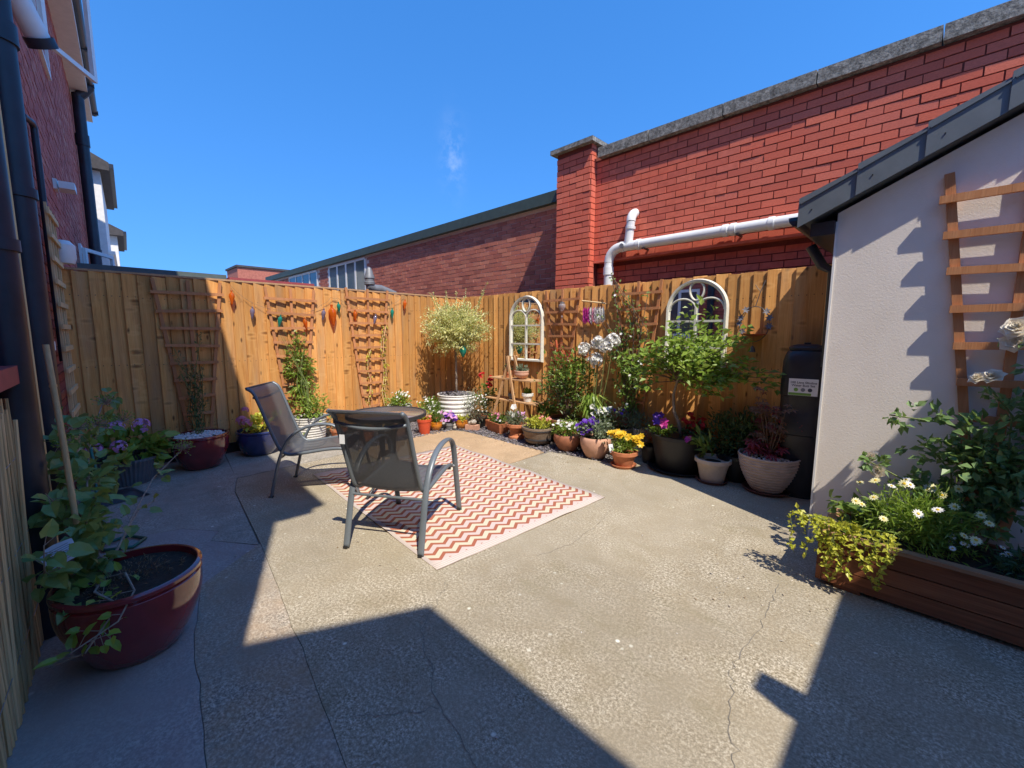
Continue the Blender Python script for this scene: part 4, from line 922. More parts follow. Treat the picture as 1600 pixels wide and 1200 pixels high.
# 2 hydrangea in grey ribbed pot
def hydr(name, label, loc, potargs, fol, leaf, flowers, pet, sauc=None):
    t = thing(name, label, 'potted plant', loc); potbody(t, *potargs)
    mb = MB(); cloud(mb, *fol); part(t, mb, 'foliage', leaf, 'stuff')
    for c, r in flowers:
        f = MB()
        for i in range(46): d = rdir(.5); f.flower(Vector(c)+d*r*Vector((1,1,.6)).length/1.6, d, .016, 4, 1.1, .1)
        part(t, f, 'flower_head', pet, 'stuff')
    return t
hydr('potted_hydrangea', 'mauve hydrangea in a dark grey ribbed pot in the shaded left corner', (.47,-4.36,0), ('grey_pot',.25,.19,.25,'flute'), ((.02,.02,.36),(.3,.28,.12),190,.1,.07,.35,.35,'heart'), 'leaf_bright', [((.25,-.06,.4),.062),((.22,-.22,.4),.062),((.0,-.06,.54),.07),((.05,.12,.54),.075)], 'petal_mauve')
# 3 burgundy pebble pot
t = thing('potted_climber', 'round glossy burgundy pot topped with white pebbles below the shaded trellis', 'potted plant', (.40,-3.77,0))
potbody(t, 'burgundy_glaze', .25, .165, .36, 'round', n=56); pebbles(t, .225, .335, 420)
mb = MB(); st = MB()
for i in range(9):
    x, y = -.25+rnd.uniform(0,.1), rnd.gauss(0,.04); top = rnd.uniform(.6,1.15); pts = [(0,rnd.gauss(0,.02),.33),(-.15,y,.6),(x,y+rnd.gauss(0,.06),.33+top*.6),(x,y+rnd.gauss(0,.1),.33+top)]
    st.tube(pts, .003, 5, False)
    for k in range(52):
        f = rnd.uniform(.1,3); j = min(2, int(f)); p = Vector(pts[j]).lerp(Vector(pts[j+1]), f-j)+rdir()*.03; mb.leaf(p, rdir(.1), rnd.uniform(.03,.06), rnd.uniform(.008,.016))
part(t, mb, 'foliage', 'leaf_dark', 'stuff'); part(t, st, 'stems', 'stem_green')
# 4 blue glazed pot
t = hydr('potted_hydrangea', 'pink hydrangea with pale leaves in a dark blue glazed pot', (.26,-3.18,0), ('blue_glaze',.225,.165,.29,'round'), ((.02,.03,.37),(.2,.2,.1),130,.07,.045,.35,.35,'heart'), 'leaf_lime', [((.02,-.17,.42),.06),((.12,-.14,.4),.055),((-.1,-.1,.52),.04)], 'petal_pink')
# 5 white ribbed pot with dense climber
t = thing('potted_climber', 'white ribbed pot holding the dense green climber on the middle trellis', 'potted plant', (.3,-2.60,0)); potbody(t, 'wicker', .2, .165, .38, 'ribs')
mb = MB(); cloud(mb, (-.2,-.03,.98), (.06,.14,.42), 640, .06, .026, .0, .6); cloud(mb, (-.04,.02,.5), (.18,.22,.14), 420, .06, .026, .2, .5); part(t, mb, 'foliage', 'leaf_bright', 'stuff')
st = MB(); twigs(st, (0,0,.35), [(-.2,rnd.gauss(-.05,.1),rnd.uniform(.8,1.55)) for i in range(8)], .005); part(t, st, 'stems', 'stem_green')
# sparse climber on third trellis
t = thing('climbing_plant', 'thin yellowish climber winding up the trellis nearest the willow', 'climber', (.1,-1.55,0))
mb = MB(); st = MB()
for y0, top in ((.12,1.5),(.16,1.55),(-.1,1.2)):
    pts = [(0,y0*.4,0)]+[(-.03+.02*math.sin(i), y0+.03*math.sin(i*1.7), top*i/8) for i in range(1,9)]; st.tube(pts, .005, 5, False)
    for k in range(70):
        f = rnd.uniform(.5,7.9); j = int(f); p = Vector(pts[j]).lerp(Vector(pts[j+1]), f-j)+rdir()*.03; mb.leaf(p, rdir(.1), rnd.uniform(.03,.055), rnd.uniform(.018,.03))
part(t, mb, 'foliage', 'leaf_lime', 'stuff'); part(t, st, 'stems', 'pale_wood')

def potted(name, label, loc, pot, foliage=(), flowers=(), sauc=None, cat='potted plant', extra=None, rz=0):
    t = thing(name, label, cat, loc, rz); z0 = 0
    if sauc: saucer(t, sauc[0], sauc[1])
    po, rin, zs = potbody(t, *pot[0:5], **(pot[5] if len(pot) > 5 else {}))
    if sauc: po.location.z = .01
    for (c, r, n, L, W_, mat) in foliage:
        mb = MB(); cloud(mb, c, r, n, L, W_, .5, .35); part(t, mb, 'foliage', mat, 'stuff')
    for (c, r, n, rad, k, mat) in flowers:
        mb = MB(); pts = [(c[0]+rnd.uniform(-1,1)*r[0], c[1]+rnd.uniform(-1,1)*r[1], c[2]+rnd.uniform(-1,1)*r[2]) for i in range(n)]
        blooms(mb, pts, rad, k, .01, (.2,-.7,.8), .5, 1.15); part(t, mb, 'flowers', mat, 'stuff')
    return t
P = potted
P('potted_plant', 'small orange clay pot with wispy plant under the far chair seat', (.42,-2.28,0), ('terracotta',.1,.07,.19,'plain'), [((0,0,.24),(.1,.1,.08),120,.05,.012,'leaf_grey')])
P('potted_plant', 'terracotta pot with leafy plant seen through the near chair mesh', (.6,-1.98,0), ('terracotta',.11,.08,.2,'plain'), [((0,0,.28),(.12,.12,.1),160,.05,.02,'leaf_mid')])
P('potted_plant', 'pale terracotta pot peeping out beneath the table edge', (.62,-1.50,0), ('terracotta_pale',.105,.08,.22,'plain'), [((0,0,.27),(.1,.1,.07),120,.04,.02,'leaf_mid')])
P('potted_plant', 'wide white bowl of white flowers on the left fence side of the willow', (.25,-1.27,0), ('white_pot',.17,.11,.36,'plain'), [((0,0,.42),(.16,.16,.1),420,.05,.025,'leaf_bright')], [((0,0,.52),(.13,.13,.05),26,.022,5,'petal_white')])
P('potted_plant', 'white wicker basket of white flowers just left of the willow pot', (.28,-.72,0), ('wicker',.2,.16,.22,'ribs'), [((0,0,.28),(.2,.2,.1),420,.05,.022,'leaf_bright')], [((0,0,.36),(.2,.2,.06),30,.02,5,'petal_white')])
# willow standard in the white ribbed pot
wt = thing('willow_tree', 'variegated willow standard with round cream crown in a white ribbed pot', 'tree', (.6,-.46,0)); potbody(wt, 'white_pot', .285, .265, .49, 'barrelribs', n=48)
mb = MB()
for i in range(90):
    a = rnd.random()*6.28; q = .25*math.sqrt(rnd.random()); mb.blob((q*math.cos(a), q*math.sin(a), .47+rnd.uniform(0,.03)), rnd.uniform(.012,.032), 6, 3, .7)
part(wt, mb, 'stones', 'slate', 'stuff')
MB().tube([(0,0,.42),(.006,-.004,.7),(-.006,.004,.95),(0,0,1.2)], [.02,.018,.017,.02], 10).build('trunk', 'grey_bark', wt, 'all')
st = MB(); mb = MB()
tips = []
for i in range(330):
    d = rdir(.15); c = Vector((.02,.0,1.52)); q = Vector((d.x*.54, d.y*.54, d.z*.42))*rnd.uniform(.72,1.08)
    if rnd.random() < .1: q *= 1.12
    tip = c+q; tip.x = max(tip.x, -.52); tip.y = min(tip.y, .57); m = Vector((0,0,1.24)).lerp(tip, .5)+Vector((0,0,.08)); b = Vector((0,0,1.2))
    if i % 2 == 0: st.tube([b, m, tip], [.004,.0025,.001], 4, False)
    for k in range(34):
        f = rnd.uniform(.35,1.0); p = b.lerp(m, f*2) if f < .5 else m.lerp(tip, f*2-1); dd = (tip-m).normalized()
        mb.leaf(p+rdir()*.035, dd+rdir()*.9, rnd.uniform(.032,.056), rnd.uniform(.012,.02))
for (sx_, sy_, sz_) in ((.32,.3,2.1),(.36,.33,2.2),(-.1,.1,2.08),(.02,-.2,2.07),(-.3,-.25,2.05),(.15,.1,2.1),(-.15,-.3,2.05)):
    a, b = Vector((sx_*.6, sy_*.6, 1.65)), Vector((sx_, sy_, sz_)); st.tube([a, b], .003, 4, False)
    for k in range(40): p = a.lerp(b, rnd.random()); mb.leaf(p+rdir()*.012, (b-a).normalized()+rdir()*.9, .04, .013)
part(wt, mb, 'crown', 'leaf_willow', 'stuff'); part(wt, st, 'branches', 'stem_green')
# teal glass float on a stake in the willow pot
t = thing('glass_ornament', 'teal glass teardrop ornament hanging below the willow crown', 'ornament', (.83,-.5,.98))
MB().lathe([(.001,.10),(.02,.11),(.045,.16),(.055,.2),(.045,.245),(.015,.27),(.001,.275)], 16).build('glass', 'glass_teal', t, True); MB().tube([(0,0,.27),(-.02,.02,.42)], .0015, 4).build('string', 'rope', t)

# row of small pots in front of the willow
P('potted_plant', 'bright red bucket pot with yellow green leaves right of the table', (.80,-1.20,0), ('red_plastic',.098,.078,.215,'plain',{'rim':.006}), [((0,0,.25),(.1,.1,.05),260,.045,.02,'leaf_lime')], [((0,0,.28),(.08,.08,.03),8,.02,5,'petal_salmon')])
P('potted_plant', 'orange glazed bowl with green plant and white bloom right of the red bucket', (.76,-.97,0), ('orange_glaze',.09,.06,.135,'round'), [((0,0,.2),(.09,.09,.07),260,.05,.015,'leaf_mid')], [((0,0,.26),(.05,.05,.03),4,.025,5,'petal_white')])
P('potted_plant', 'small silvery pot of violet pansies between the two orange glazed bowls', (.84,-.79,0), ('lead',.062,.052,.1,'plain',{'rim':.004}), [((0,0,.14),(.07,.07,.04),140,.04,.02,'leaf_mid')], [((0,0,.2),(.1,.1,.06),20,.035,5,'petal_mauve'),((.02,0,.18),(.08,.08,.05),12,.033,5,'petal_purple')])
P('potted_plant', 'orange glazed bowl with yellow leaved succulent beside the brick ornament', (.93,-.62,0), ('orange_glaze',.09,.06,.14,'round'), [((0,0,.16),(.08,.08,.04),180,.045,.02,'leaf_lime')])
P('potted_plant', 'airy bush of tiny white flowers in front of the white ribbed willow pot', (1.02,-.36,0), ('black_plastic',.13,.1,.18,'plain'), [((0,0,.34),(.22,.2,.18),900,.045,.008,'leaf_grey')], [((0,0,.38),(.2,.18,.14),80,.014,5,'petal_white')])
P('potted_plant', 'feathery green plant behind the orange glazed bowls', (.5,-.85,0), ('terracotta',.1,.08,.17,'plain'), [((0,0,.26),(.16,.16,.1),600,.06,.007,'leaf_mid')], [((0,0,.32),(.12,.12,.05),10,.02,5,'petal_white')])
bo = thing('brick_ornament', 'salmon brick topped with dried plant and stone at the bed corner', 'ornament', (1.10,-.55,0), .4)
MB().box(-.1,.1,-.05,.05,0,.075).build('block', 'terracotta_pale', bo)
mb = MB(); mb.blob((.02,0,.12), .05, 8, 5, .8); mb.blob((-.04,.01,.1), .04, 8, 5, .8); part(bo, mb, 'stone', 'stone_ornament', smooth=True)
mb = MB(); cloud(mb, (0,.05,.2), (.13,.1,.1), 420, .06, .004, .2, .5); part(bo, mb, 'dried_stems', 'dry', 'stuff')
t = thing('stone_ornament', 'small pale stone animal figure between the glazed bowls', 'ornament', (.90,-.73,0)); mb = MB(); mb.blob((0,0,.03), .03, 10, 6, 1); mb.blob((.005,-.01,.07), .022, 10, 6, 1); mb.blob((-.012,-.005,.092), .007, 6, 4, 1.5); mb.blob((.02,-.012,.092), .007, 6, 4, 1.5); part(t, mb, 'figure', 'stone_ornament', smooth='all')
# terracotta trough
t = thing('potted_plant', 'low terracotta trough of pink and red pelargoniums below the plant ladder', 'potted plant', (1.45,-.36,0), R(-12))
mb = MB(); mb.add([(-.17,-.07,0),(.17,-.07,0),(.17,.07,0),(-.17,.07,0),(-.205,-.095,.15),(.205,-.095,.15),(.205,.095,.15),(-.205,.095,.15),(-.19,-.08,.15),(.19,-.08,.15),(.19,.08,.15),(-.19,.08,.15),(-.185,-.078,.12),(.185,-.078,.12),(.185,.078,.12),(-.185,.078,.12)],
    [(3,2,1,0),(0,1,5,4),(1,2,6,5),(2,3,7,6),(3,0,4,7),(4,5,9,8),(5,6,10,9),(6,7,11,10),(7,4,8,11),(8,9,13,12),(9,10,14,13),(10,11,15,14),(11,8,12,15)]); part(t, mb, 'trough', 'terracotta')
MB().box(-.18,.18,-.075,.075,.09,.122).build('soil', 'soil', t)
mb = MB(); cloud(mb, (0,0,.18), (.2,.09,.06), 420, .035, .022, .5, .4); part(t, mb, 'foliage', 'leaf_mid', 'stuff')
mb = MB(); blooms(mb, [(rnd.uniform(-.19,.15), rnd.uniform(-.08,.08), rnd.uniform(.22,.28)) for i in range(16)], .025, 5, .01, (.2,-.6,.8)); part(t, mb, 'flowers', 'petal_pink', 'stuff')
mb = MB(); blooms(mb, [(rnd.uniform(0,.2), rnd.uniform(-.08,.02), rnd.uniform(.16,.2)) for i in range(5)], .02, 5, .01, (.2,-.6,.8)); part(t, mb, 'flowers', 'petal_white', 'stuff')
t = thing('potted_geranium', 'red geranium on a tall stalk just left of the plant ladder', 'potted plant', (1.05,-.2,0)); potbody(t, 'terracotta', .1, .07, .18, 'plain')
mb = MB(); cloud(mb, (0,0,.45), (.15,.12,.2), 260, .05, .04, .4, .4); part(t, mb, 'foliage', 'leaf_mid', 'stuff')
for c in ((-.03,-.08,.8),(.13,-.05,.76),(.16,-.1,.66)):
    mb = MB(); blooms(mb, [Vector(c)+rdir()*.035 for i in range(16)], .024, 5, .01, (.2,-.6,.8)); part(t, mb, 'flower_head', 'petal_red', 'stuff')
P('potted_plant', 'flared terracotta pot of lavender and white petunia in front of the plant ladder', (1.92,-.44,0), ('terracotta',.14,.092,.21,'flare'), [((0,0,.27),(.13,.13,.07),700,.06,.006,'leaf_grey')], [((-.05,0,.38),(.05,.05,.05),3,.045,5,'petal_white'),((.1,0,.33),(.05,.05,.06),20,.01,4,'petal_mauve')])
# half barrel
t = thing('potted_plant', 'half barrel planter on little feet with salmon flowers', 'potted plant', (2.33,-.45,0))
potbody(t, 'barrel_wood', .215, .165, .2, 'plain', rim=.004)[0].location.z = .035
for z, r in ((.07,.181),(.19,.214)): MB().lathe([(r,0),(r+.006,.004),(r+.006,.02),(r,.024)], 36, (0,0,z)).build('hoop', 'dark_metal', t, True)
for a in range(4): x, y = .12*math.cos(a*1.57+.6), .12*math.sin(a*1.57+.6); MB().lathe([(.014,0),(.02,.04)], 10, (x,y,0)).build('foot', 'grey_pot', t)
mb = MB(); cloud(mb, (0,0,.27), (.18,.18,.05), 700, .04, .016, .5, .4); part(t, mb, 'foliage', 'leaf_lime', 'stuff')
mb = MB(); blooms(mb, [Vector((.06,-.02,.36))+rdir()*.03 for i in range(8)]+[Vector((.15,.03,.34))+rdir()*.03 for i in range(8)], .02, 5, .005, (.2,-.6,.8)); part(t, mb, 'flowers', 'petal_salmon', 'stuff')
P('potted_plant', 'rounded brown terracotta pot with small white flowers right of the half barrel', (2.79,-.42,0), ('terracotta_brown',.155,.1,.21,'egg'), [((0,0,.27),(.19,.17,.07),900,.035,.012,'leaf_bright')], [((-.03,0,.33),(.15,.12,.04),34,.018,5,'petal_white')])
P('potted_plant', 'pale pink clay pot with vivid purple petunias', (3.2,-.42,0), ('terracotta_pale',.16,.11,.25,'egg'), [((.04,0,.33),(.17,.15,.1),600,.04,.022,'leaf_grey')], [((-.07,-.05,.37),(.09,.09,.08),40,.034,5,'petal_purple')])
P('potted_plant', 'white petunias standing behind the purple petunia pot', (3.13,-.12,0), ('black_plastic',.12,.1,.25,'plain'), [((0,0,.4),(.16,.14,.16),420,.045,.022,'leaf_mid')], [((-.03,-.05,.5),(.1,.06,.05),16,.04,5,'petal_white')])
P('potted_plant', 'terracotta pot on saucer with yellow gazania flowers', (3.62,-.50,0), ('terracotta',.135,.095,.17,'plain',{'rim':.014}), [((0,0,.23),(.14,.13,.07),600,.05,.014,'leaf_bright')], [((-.06,-.02,.35),(.07,.06,.03),16,.04,7,'petal_yellow'),((.12,.02,.32),(.06,.05,.05),14,.04,7,'petal_yellow')], sauc=(.14,'terracotta'))
t = bpy.data.objects[-1] if False else None
lb = MB().box(-.022,.022,-.001,.001,0,.09).build('plant_label', 'paper'); lb.location = (3.545,-.62,.165); lb.rotation_euler = (R(-14),R(-12),R(35)); tag(lb, 'white plant label standing in the yellow gazania pot', 'plant label')
P('potted_plant', 'grey brown ribbed pot with trailing reddish plant by the jasmine trellis', (3.3,-.08,0), ('greyrib_pot',.175,.14,.33,'ribs'), [((0,0,.42),(.24,.16,.09),700,.04,.018,'leaf_grey'),((.05,0,.44),(.24,.16,.1),160,.035,.016,'leaf_red')], [((-.05,0,.5),(.15,.1,.04),6,.025,5,'petal_purple')])
P('potted_plant', 'slim white wicker pot right of the grey ribbed pot', (3.53,.02,0), ('wicker',.085,.07,.33,'ribs'), [((0,0,.38),(.12,.1,.09),220,.05,.02,'leaf_grey')])
P('potted_plant', 'small black pot of brown dying foliage beside the big black tub', (3.75,-.16,0), ('black_plastic',.095,.075,.2,'plain'), [((0,0,.26),(.11,.11,.08),160,.05,.012,'dry'),((0,0,.3),(.1,.1,.08),80,.04,.014,'leaf_red')])
# photinia shrub
t = P('potted_shrub', 'red tipped evergreen shrub in a wide brown terracotta pot behind the half barrel', (2.55,-.12,0), ('terracotta_brown',.24,.18,.33,'plain'), [((.02,.0,.78),(.4,.2,.38),820,.075,.03,'leaf_mid'),((0,-.02,.62),(.34,.2,.3),220,.06,.024,'leaf_dark'),((.02,-.02,1.1),(.4,.2,.16),130,.065,.024,'leaf_red'),((.02,-.02,1.0),(.38,.2,.2),260,.065,.026,'leaf_bright')])
st = MB(); twigs(st, (0,0,.3), [(rnd.uniform(-.25,.25), rnd.uniform(-.15,.12), rnd.uniform(.7,1.1)) for i in range(16)], .007); part(t, st, 'branches', 'bark')
# big leafy plant at left of photinia
P('potted_plant', 'broad leaved plant low beneath the ladder shelves', (2.2,-.12,0), ('terracotta_brown',.13,.1,.2,'plain'), [((-.02,-.05,.33),(.18,.14,.1),34,.14,.07,'leaf_mid')])
# agapanthus
t = thing('agapanthus', 'white agapanthus with strap leaves and tall flower heads against the fence', 'potted plant', (2.93,-.12,0)); potbody(t, 'black_plastic', .16, .13, .28, 'plain')
mb = MB()
for i in range(120):
    a = rnd.random()*6.28; r = rnd.uniform(.1,.36); h = rnd.uniform(.2,.42); p0 = Vector((.05*math.cos(a), .05*math.sin(a), .26)); pm = Vector((r*.5*math.cos(a), r*.45*math.sin(a), .28+h)); p1 = Vector((r*math.cos(a), min(.2, r*.8*math.sin(a)), .3+h*rnd.uniform(.3,.9)))
    s_ = Vector((-math.sin(a), math.cos(a), 0))*.011; mb.add([p0-s_,p0+s_,pm+s_,pm-s_,p1], [(0,1,2,3),(3,2,4)])
part(t, mb, 'strap_leaves', 'leaf_bright', 'stuff')
for c in ((-.12,-.02,1.24),(.08,.0,1.33),(.2,-.03,1.30),(.06,-.04,1.12),(.26,.03,1.36)):
    st = MB(); st.tube([(c[0]*.3, c[1]*.3, .28), (c[0]*.8, c[1]*.8, c[2]*.7), c], .005, 6, False); part(t, st, 'stalk', 'stem_green')
    mb = MB()
    for i in range(52): d = rdir(.25); mb.flower(Vector(c)+d*rnd.uniform(.035,.08), d, .034, 6, .9, .7)
    part(t, mb, 'flower_head', 'petal_white', 'stuff')
# jasmine on trellis five
t = thing('climbing_jasmine', 'leafy jasmine with small white flowers climbing the trellis left of the arched mirror', 'climber', (3.35,.06,0))
mb = MB(); st = MB(); fw_ = MB()
for i in range(22):
    x0 = rnd.uniform(-.25,.2); top = rnd.uniform(.8,2.05) if i < 18 else 2.15; x1 = x0+rnd.gauss(-.05,.12) if i < 18 else -.3; pts = [(0,0,.3),(x0*.6,.0,.3+top*.3),(x0,.03,.3+top*.55),(x1,.0,top)]; st.tube(pts, .004, 5, False)
    for k in range(30):
        f = rnd.uniform(.4,3); j = min(2, int(f)); p = Vector(pts[j]).lerp(Vector(pts[j+1]), f-j)+rdir()*.05; mb.leaf(p, rdir(.0), rnd.uniform(.04,.07), rnd.uniform(.02,.035), Vector((.2,-.7,.6)))
        if rnd.random() < .03: fw_.flower(p+Vector((0,-.04,0)), (.2,-.8,.5), .02, 5, .8)
cloud(mb, (.0,-.03,1.05), (.28,.05,.3), 150, .06, .032, 0, .6)
part(t, mb, 'foliage', 'leaf_mid', 'stuff'); part(t, st, 'stems', 'bark'); part(t, fw_, 'flowers', 'petal_white', 'stuff')
# small tree in the big black tub
t = thing('potted_tree', 'small bright green tree in a big black tub with petunias', 'tree', (4.08,-.16,0)); saucer(t, .32, 'black_plastic', .035)
po, rin, zs = potbody(t, 'black_plastic', .285, .225, .38, 'plain', rim=.01); po.location.z = .012
trunk = [(0,0,.33),(-.02,0,.5),(-.10,0,.75),(-.06,0,1.0),(.0,0,1.25)]
MB().tube([(.02,0,.33),(-.01,-.01,.5),(-.07,-.01,.62),(-.09,0,.8),(-.03,.0,1.05),(.02,0,1.4)], [.02,.018,.017,.014,.011,.006], 9).build('trunk', 'grey_bark', t, 'all')
st = MB(); mb = MB()
def crown(tips, b, n, L, W_, spread):
    for tip in tips:
        tip = Vector(tip); m = Vector(b).lerp(tip, .5)+Vector((0,0,.03)); st.tube([b, m, tip], [.006,.004,.0015], 5, False)
        for k in range(n):
            f = rnd.uniform(.45,1.05); p = Vector(b).lerp(tip, f)+Vector((rnd.gauss(0,1), rnd.gauss(0,1), rnd.gauss(0,.55)))*spread
            d = (tip-Vector(b)).normalized()*.6+rdir()*.8; d.z *= .5; mb.leaf(p, d, L*rnd.uniform(.7,1.2), W_*rnd.uniform(.7,1.2), Vector((rnd.gauss(.2,.4), rnd.gauss(-.3,.4), 1)))
tips = [(rnd.uniform(-.42,.45), rnd.uniform(-.3,.18), rnd.uniform(.95,1.42)) for i in range(46)]+[(.02,0,1.72),(-.05,-.05,1.6),(.1,0,1.55),(-.15,0,1.5),(.25,-.05,1.45),(.42,.0,1.5),(.45,-.1,1.35),(.75,.05,1.05),(.62,0,1.0),(.8,-.02,1.12),(-.45,-.1,1.2),(-.5,-.05,1.05),(.5,-.1,1.2),(-.35,-.2,.85),(.3,-.15,.85)]
tips = [(x*1.22+.04, y*1.15, z) for x, y, z in tips]
crown(tips, (-.05,0,.95), 22, .078, .047, .06)
cloud(mb, (.06,-.06,1.18), (.5,.24,.26), 180, .078, .047, .1, .4)
part(t, mb, 'crown', 'leaf_bright', 'stuff'); part(t, st, 'branches', 'bark')
mb = MB(); cloud(mb, (-.16,-.1,.42), (.1,.1,.06), 200, .045, .022, .5, .4); part(t, mb, 'petunia_leaves', 'leaf_bright', 'stuff')
mb = MB(); blooms(mb, [(-.24,-.06,.52),(-.2,-.12,.5),(-.27,0,.54),(-.22,.02,.55)], .045, 5, .01, (.2,-.7,.7)); part(t, mb, 'petunias', 'petal_purple', 'stuff')
mb = MB(); blooms(mb, [(-.12,-.14,.52),(.18,-.24,.4),(-.08,-.2,.5)], .05, 5, .01, (.2,-.7,.7)); part(t, mb, 'petunias', 'petal_magenta', 'stuff')
mb = MB(); blooms(mb, [Vector((.12,.05,.52))+rdir()*.1 for i in range(22)], .035, 5, .01, (.2,-.7,.7)); part(t, mb, 'begonias', 'petal_red', 'stuff')
mb = MB(); cloud(mb, (.14,.02,.43), (.12,.1,.06), 130, .05, .03, .5, .4); part(t, mb, 'begonia_leaves', 'leaf_dark', 'stuff')
# cream pot, dark bush, beige pot with acer
P('potted_plant', 'small cream pot on saucer with a young broad leaved shrub', (4.48,-.30,0), ('cream_pot',.15,.11,.23,'plain',{'rim':.016}), [((0,0,.33),(.11,.11,.1),55,.11,.035,'leaf_mid')], sauc=(.15,'saucer_brown'))
P('potted_shrub', 'dense dark evergreen shrub in a black pot between tub and beige pot', (4.62,-.04,0), ('black_plastic',.185,.15,.26,'plain'), [((0,0,.42),(.32,.18,.18),1300,.055,.024,'leaf_dark')])
t = P('potted_maple', 'red leaved japanese maple in a large beige ribbed pot on a saucer', (4.93,-.2,0), ('beige_pot',.245,.13,.34,'ribs'), sauc=(.2,'saucer_brown')); pebbles(t, .22, .315, 260, .012)
mb = MB(); m2 = MB(); st = MB()
for i in range(16):
    tip = Vector((rnd.uniform(-.18,.2), rnd.uniform(-.15,.12), rnd.uniform(.5,.95))); st.tube([(0,0,.3), Vector((0,0,.32)).lerp(tip,.5)+rdir()*.04, tip], [.006,.004,.001], 5, False)
    for k in range(9):
        p = Vector((0,0,.35)).lerp(tip, rnd.uniform(.4,1.05))+rdir()*.05; (m2 if rnd.random() < .8 else mb).flower(p, (.1,-.3,.8), rnd.uniform(.03,.05), 5, .35, -.1)
for i in range(34): p = Vector((rnd.uniform(-.16,.12), rnd.uniform(-.16,.05), rnd.uniform(.36,.48))); mb.flower(p, Vector((0,-.4,.8)), rnd.uniform(.05,.08), 6, .32, -.25)
for i in range(6): mb.flower((.24+rnd.gauss(0,.03), .0, .68+rnd.gauss(0,.03)), (.2,-.5,.7), .06, 6, .3, -.2)
part(t, mb, 'red_leaves', 'leaf_acer', 'stuff'); part(t, m2, 'brown_leaves', 'leaf_acer_brown', 'stuff'); part(t, st, 'branches', 'bark')

# ------------------------------------------------------------------ water butt
wb = thing('water_butt', 'tall slim black water butt with a white label beside the rendered outhouse', 'water butt', (5.13,-.06,0), R(8))
def sq(a, z):
    c, s_ = abs(math.cos(a)), abs(math.sin(a)); return 1/(c**3+s_**3)**(1/3)
prof = [(.15,0),(.155,.02),(.16,.5),(.163,.51),(.163,.56),(.172,.57),(.172,.74),(.168,.75),(.168,.90),(.176,.91),(.176,1.05),(.172,1.06),(.172,1.14),(.169,1.2),(.16,1.25),(.145,1.29),(.125,1.312),(.12,1.315)]
MB().lathe(prof, 56, (0,0,0), sq).build('barrel', 'butt_plastic', wb, True)
MB().lathe([(.125,1.305),(.134,1.312),(.134,1.33),(.12,1.345),(.07,1.358),(.025,1.36),(.025,1.372),(.001,1.374)], 40, (0,0,0), lambda a, z: 1/(abs(math.cos(a))**4+abs(math.sin(a))**4)**.25).build('lid', 'butt_plastic', wb, True)
lab = MB().box(-.105,.105,-.1775,-.1755,.92,1.065).build('label', 'paper', wb)
def text(s_, size, loc, mat, parent, rot=(R(90),0,0)):
    cu = bpy.data.curves.new('lettering', 'FONT'); cu.body = s_; cu.size = size; cu.align_x = 'CENTER'; cu.extrude = .0004; cu.offset = .0004
    c_ = bpy.data.objects.new('lettering_curve', cu); me = bpy.data.meshes.new_from_object(c_); bpy.data.objects.remove(c_)
    o = bpy.data.objects.new('lettering', me); col.objects.link(o); o.parent = parent; o.location = loc; o.rotation_euler = rot; me.materials.clear(); me.materials.append(M[mat]); return o
text('100 Litre Slimline', .027, (0,-.1785,1.023), 'ink', lab); text('Water Butt Set', .027, (0,-.1785,.998), 'ink', lab)
MB().box(-.103,.06,-.1785,-.1776,.922,.943).build('print_band', 'ink_green', lab)
for x, m in ((-.05,'ink_green'),(0,'lead'),(.05,'ink')): MB().lathe([(.001,0),(.016,0),(.016,.0008),(.001,.0008)], 20).build('print_mark', m, lab, loc=(x,-.1776,.97), rot=(R(90),0,0))

# ------------------------------------------------------------------ plant ladder
ld = thing('plant_ladder', 'pale wooden folding plant ladder with two shelves in front of the small mirror', 'plant stand', (1.62,-.18,0))
for y in (-.21,.11):
    yy = y*.4-.02
    MB().bar((-.33,y,0),(.02,yy,1.12),.034,.02,(0,1,0)).build('leg', 'ladder_wood', ld); MB().bar((.33,y-.022,0),(-.02,yy-.022,1.12),.034,.02,(0,1,0)).build('leg', 'ladder_wood', ld)
for z, w in ((.47,.47),(.78,.4)):
    for y in (-.125,-.06,.005,.07): MB().box(-w,w+.06,y-.03,y+.03,z,z+.016).build('shelf_slat', 'ladder_wood', ld)
t = thing('succulent_pot', 'round terracotta bowl of succulents on the upper ladder shelf', 'potted plant', (1.8,-.22,.797)); potbody(t, 'terracotta_pale', .1, .05, .12, 'round'); mb = MB(); cloud(mb, (0,0,.14), (.09,.09,.035), 260, .04, .014, .6, .4); part(t, mb, 'foliage', 'leaf_grey', 'stuff')
t = thing('succulent_pot', 'speckled white pot of lime houseleeks on the lower ladder shelf', 'potted plant', (1.92,-.22,.487)); potbody(t, 'white_pot', .072, .055, .12, 'plain'); mb = MB(); cloud(mb, (0,0,.14), (.07,.07,.03), 260, .035, .016, .6, .4); part(t, mb, 'foliage', 'leaf_bright', 'stuff')
t = thing('small_pot', 'small dark grey empty pot on the lower ladder shelf', 'pot', (1.6,-.22,.487)); potbody(t, 'grey_pot', .05, .04, .09, 'plain', rim=.004)
t = thing('small_pot', 'little pot with drooping plant at the left end of the upper ladder shelf', 'potted plant', (1.5,-.2,.797)); potbody(t, 'terracotta', .06, .045, .1, 'plain', rim=.004); mb = MB(); cloud(mb, (0,0,.13), (.07,.07,.04), 120, .04, .014, .2, .4); part(t, mb, 'foliage', 'leaf_dark', 'stuff')

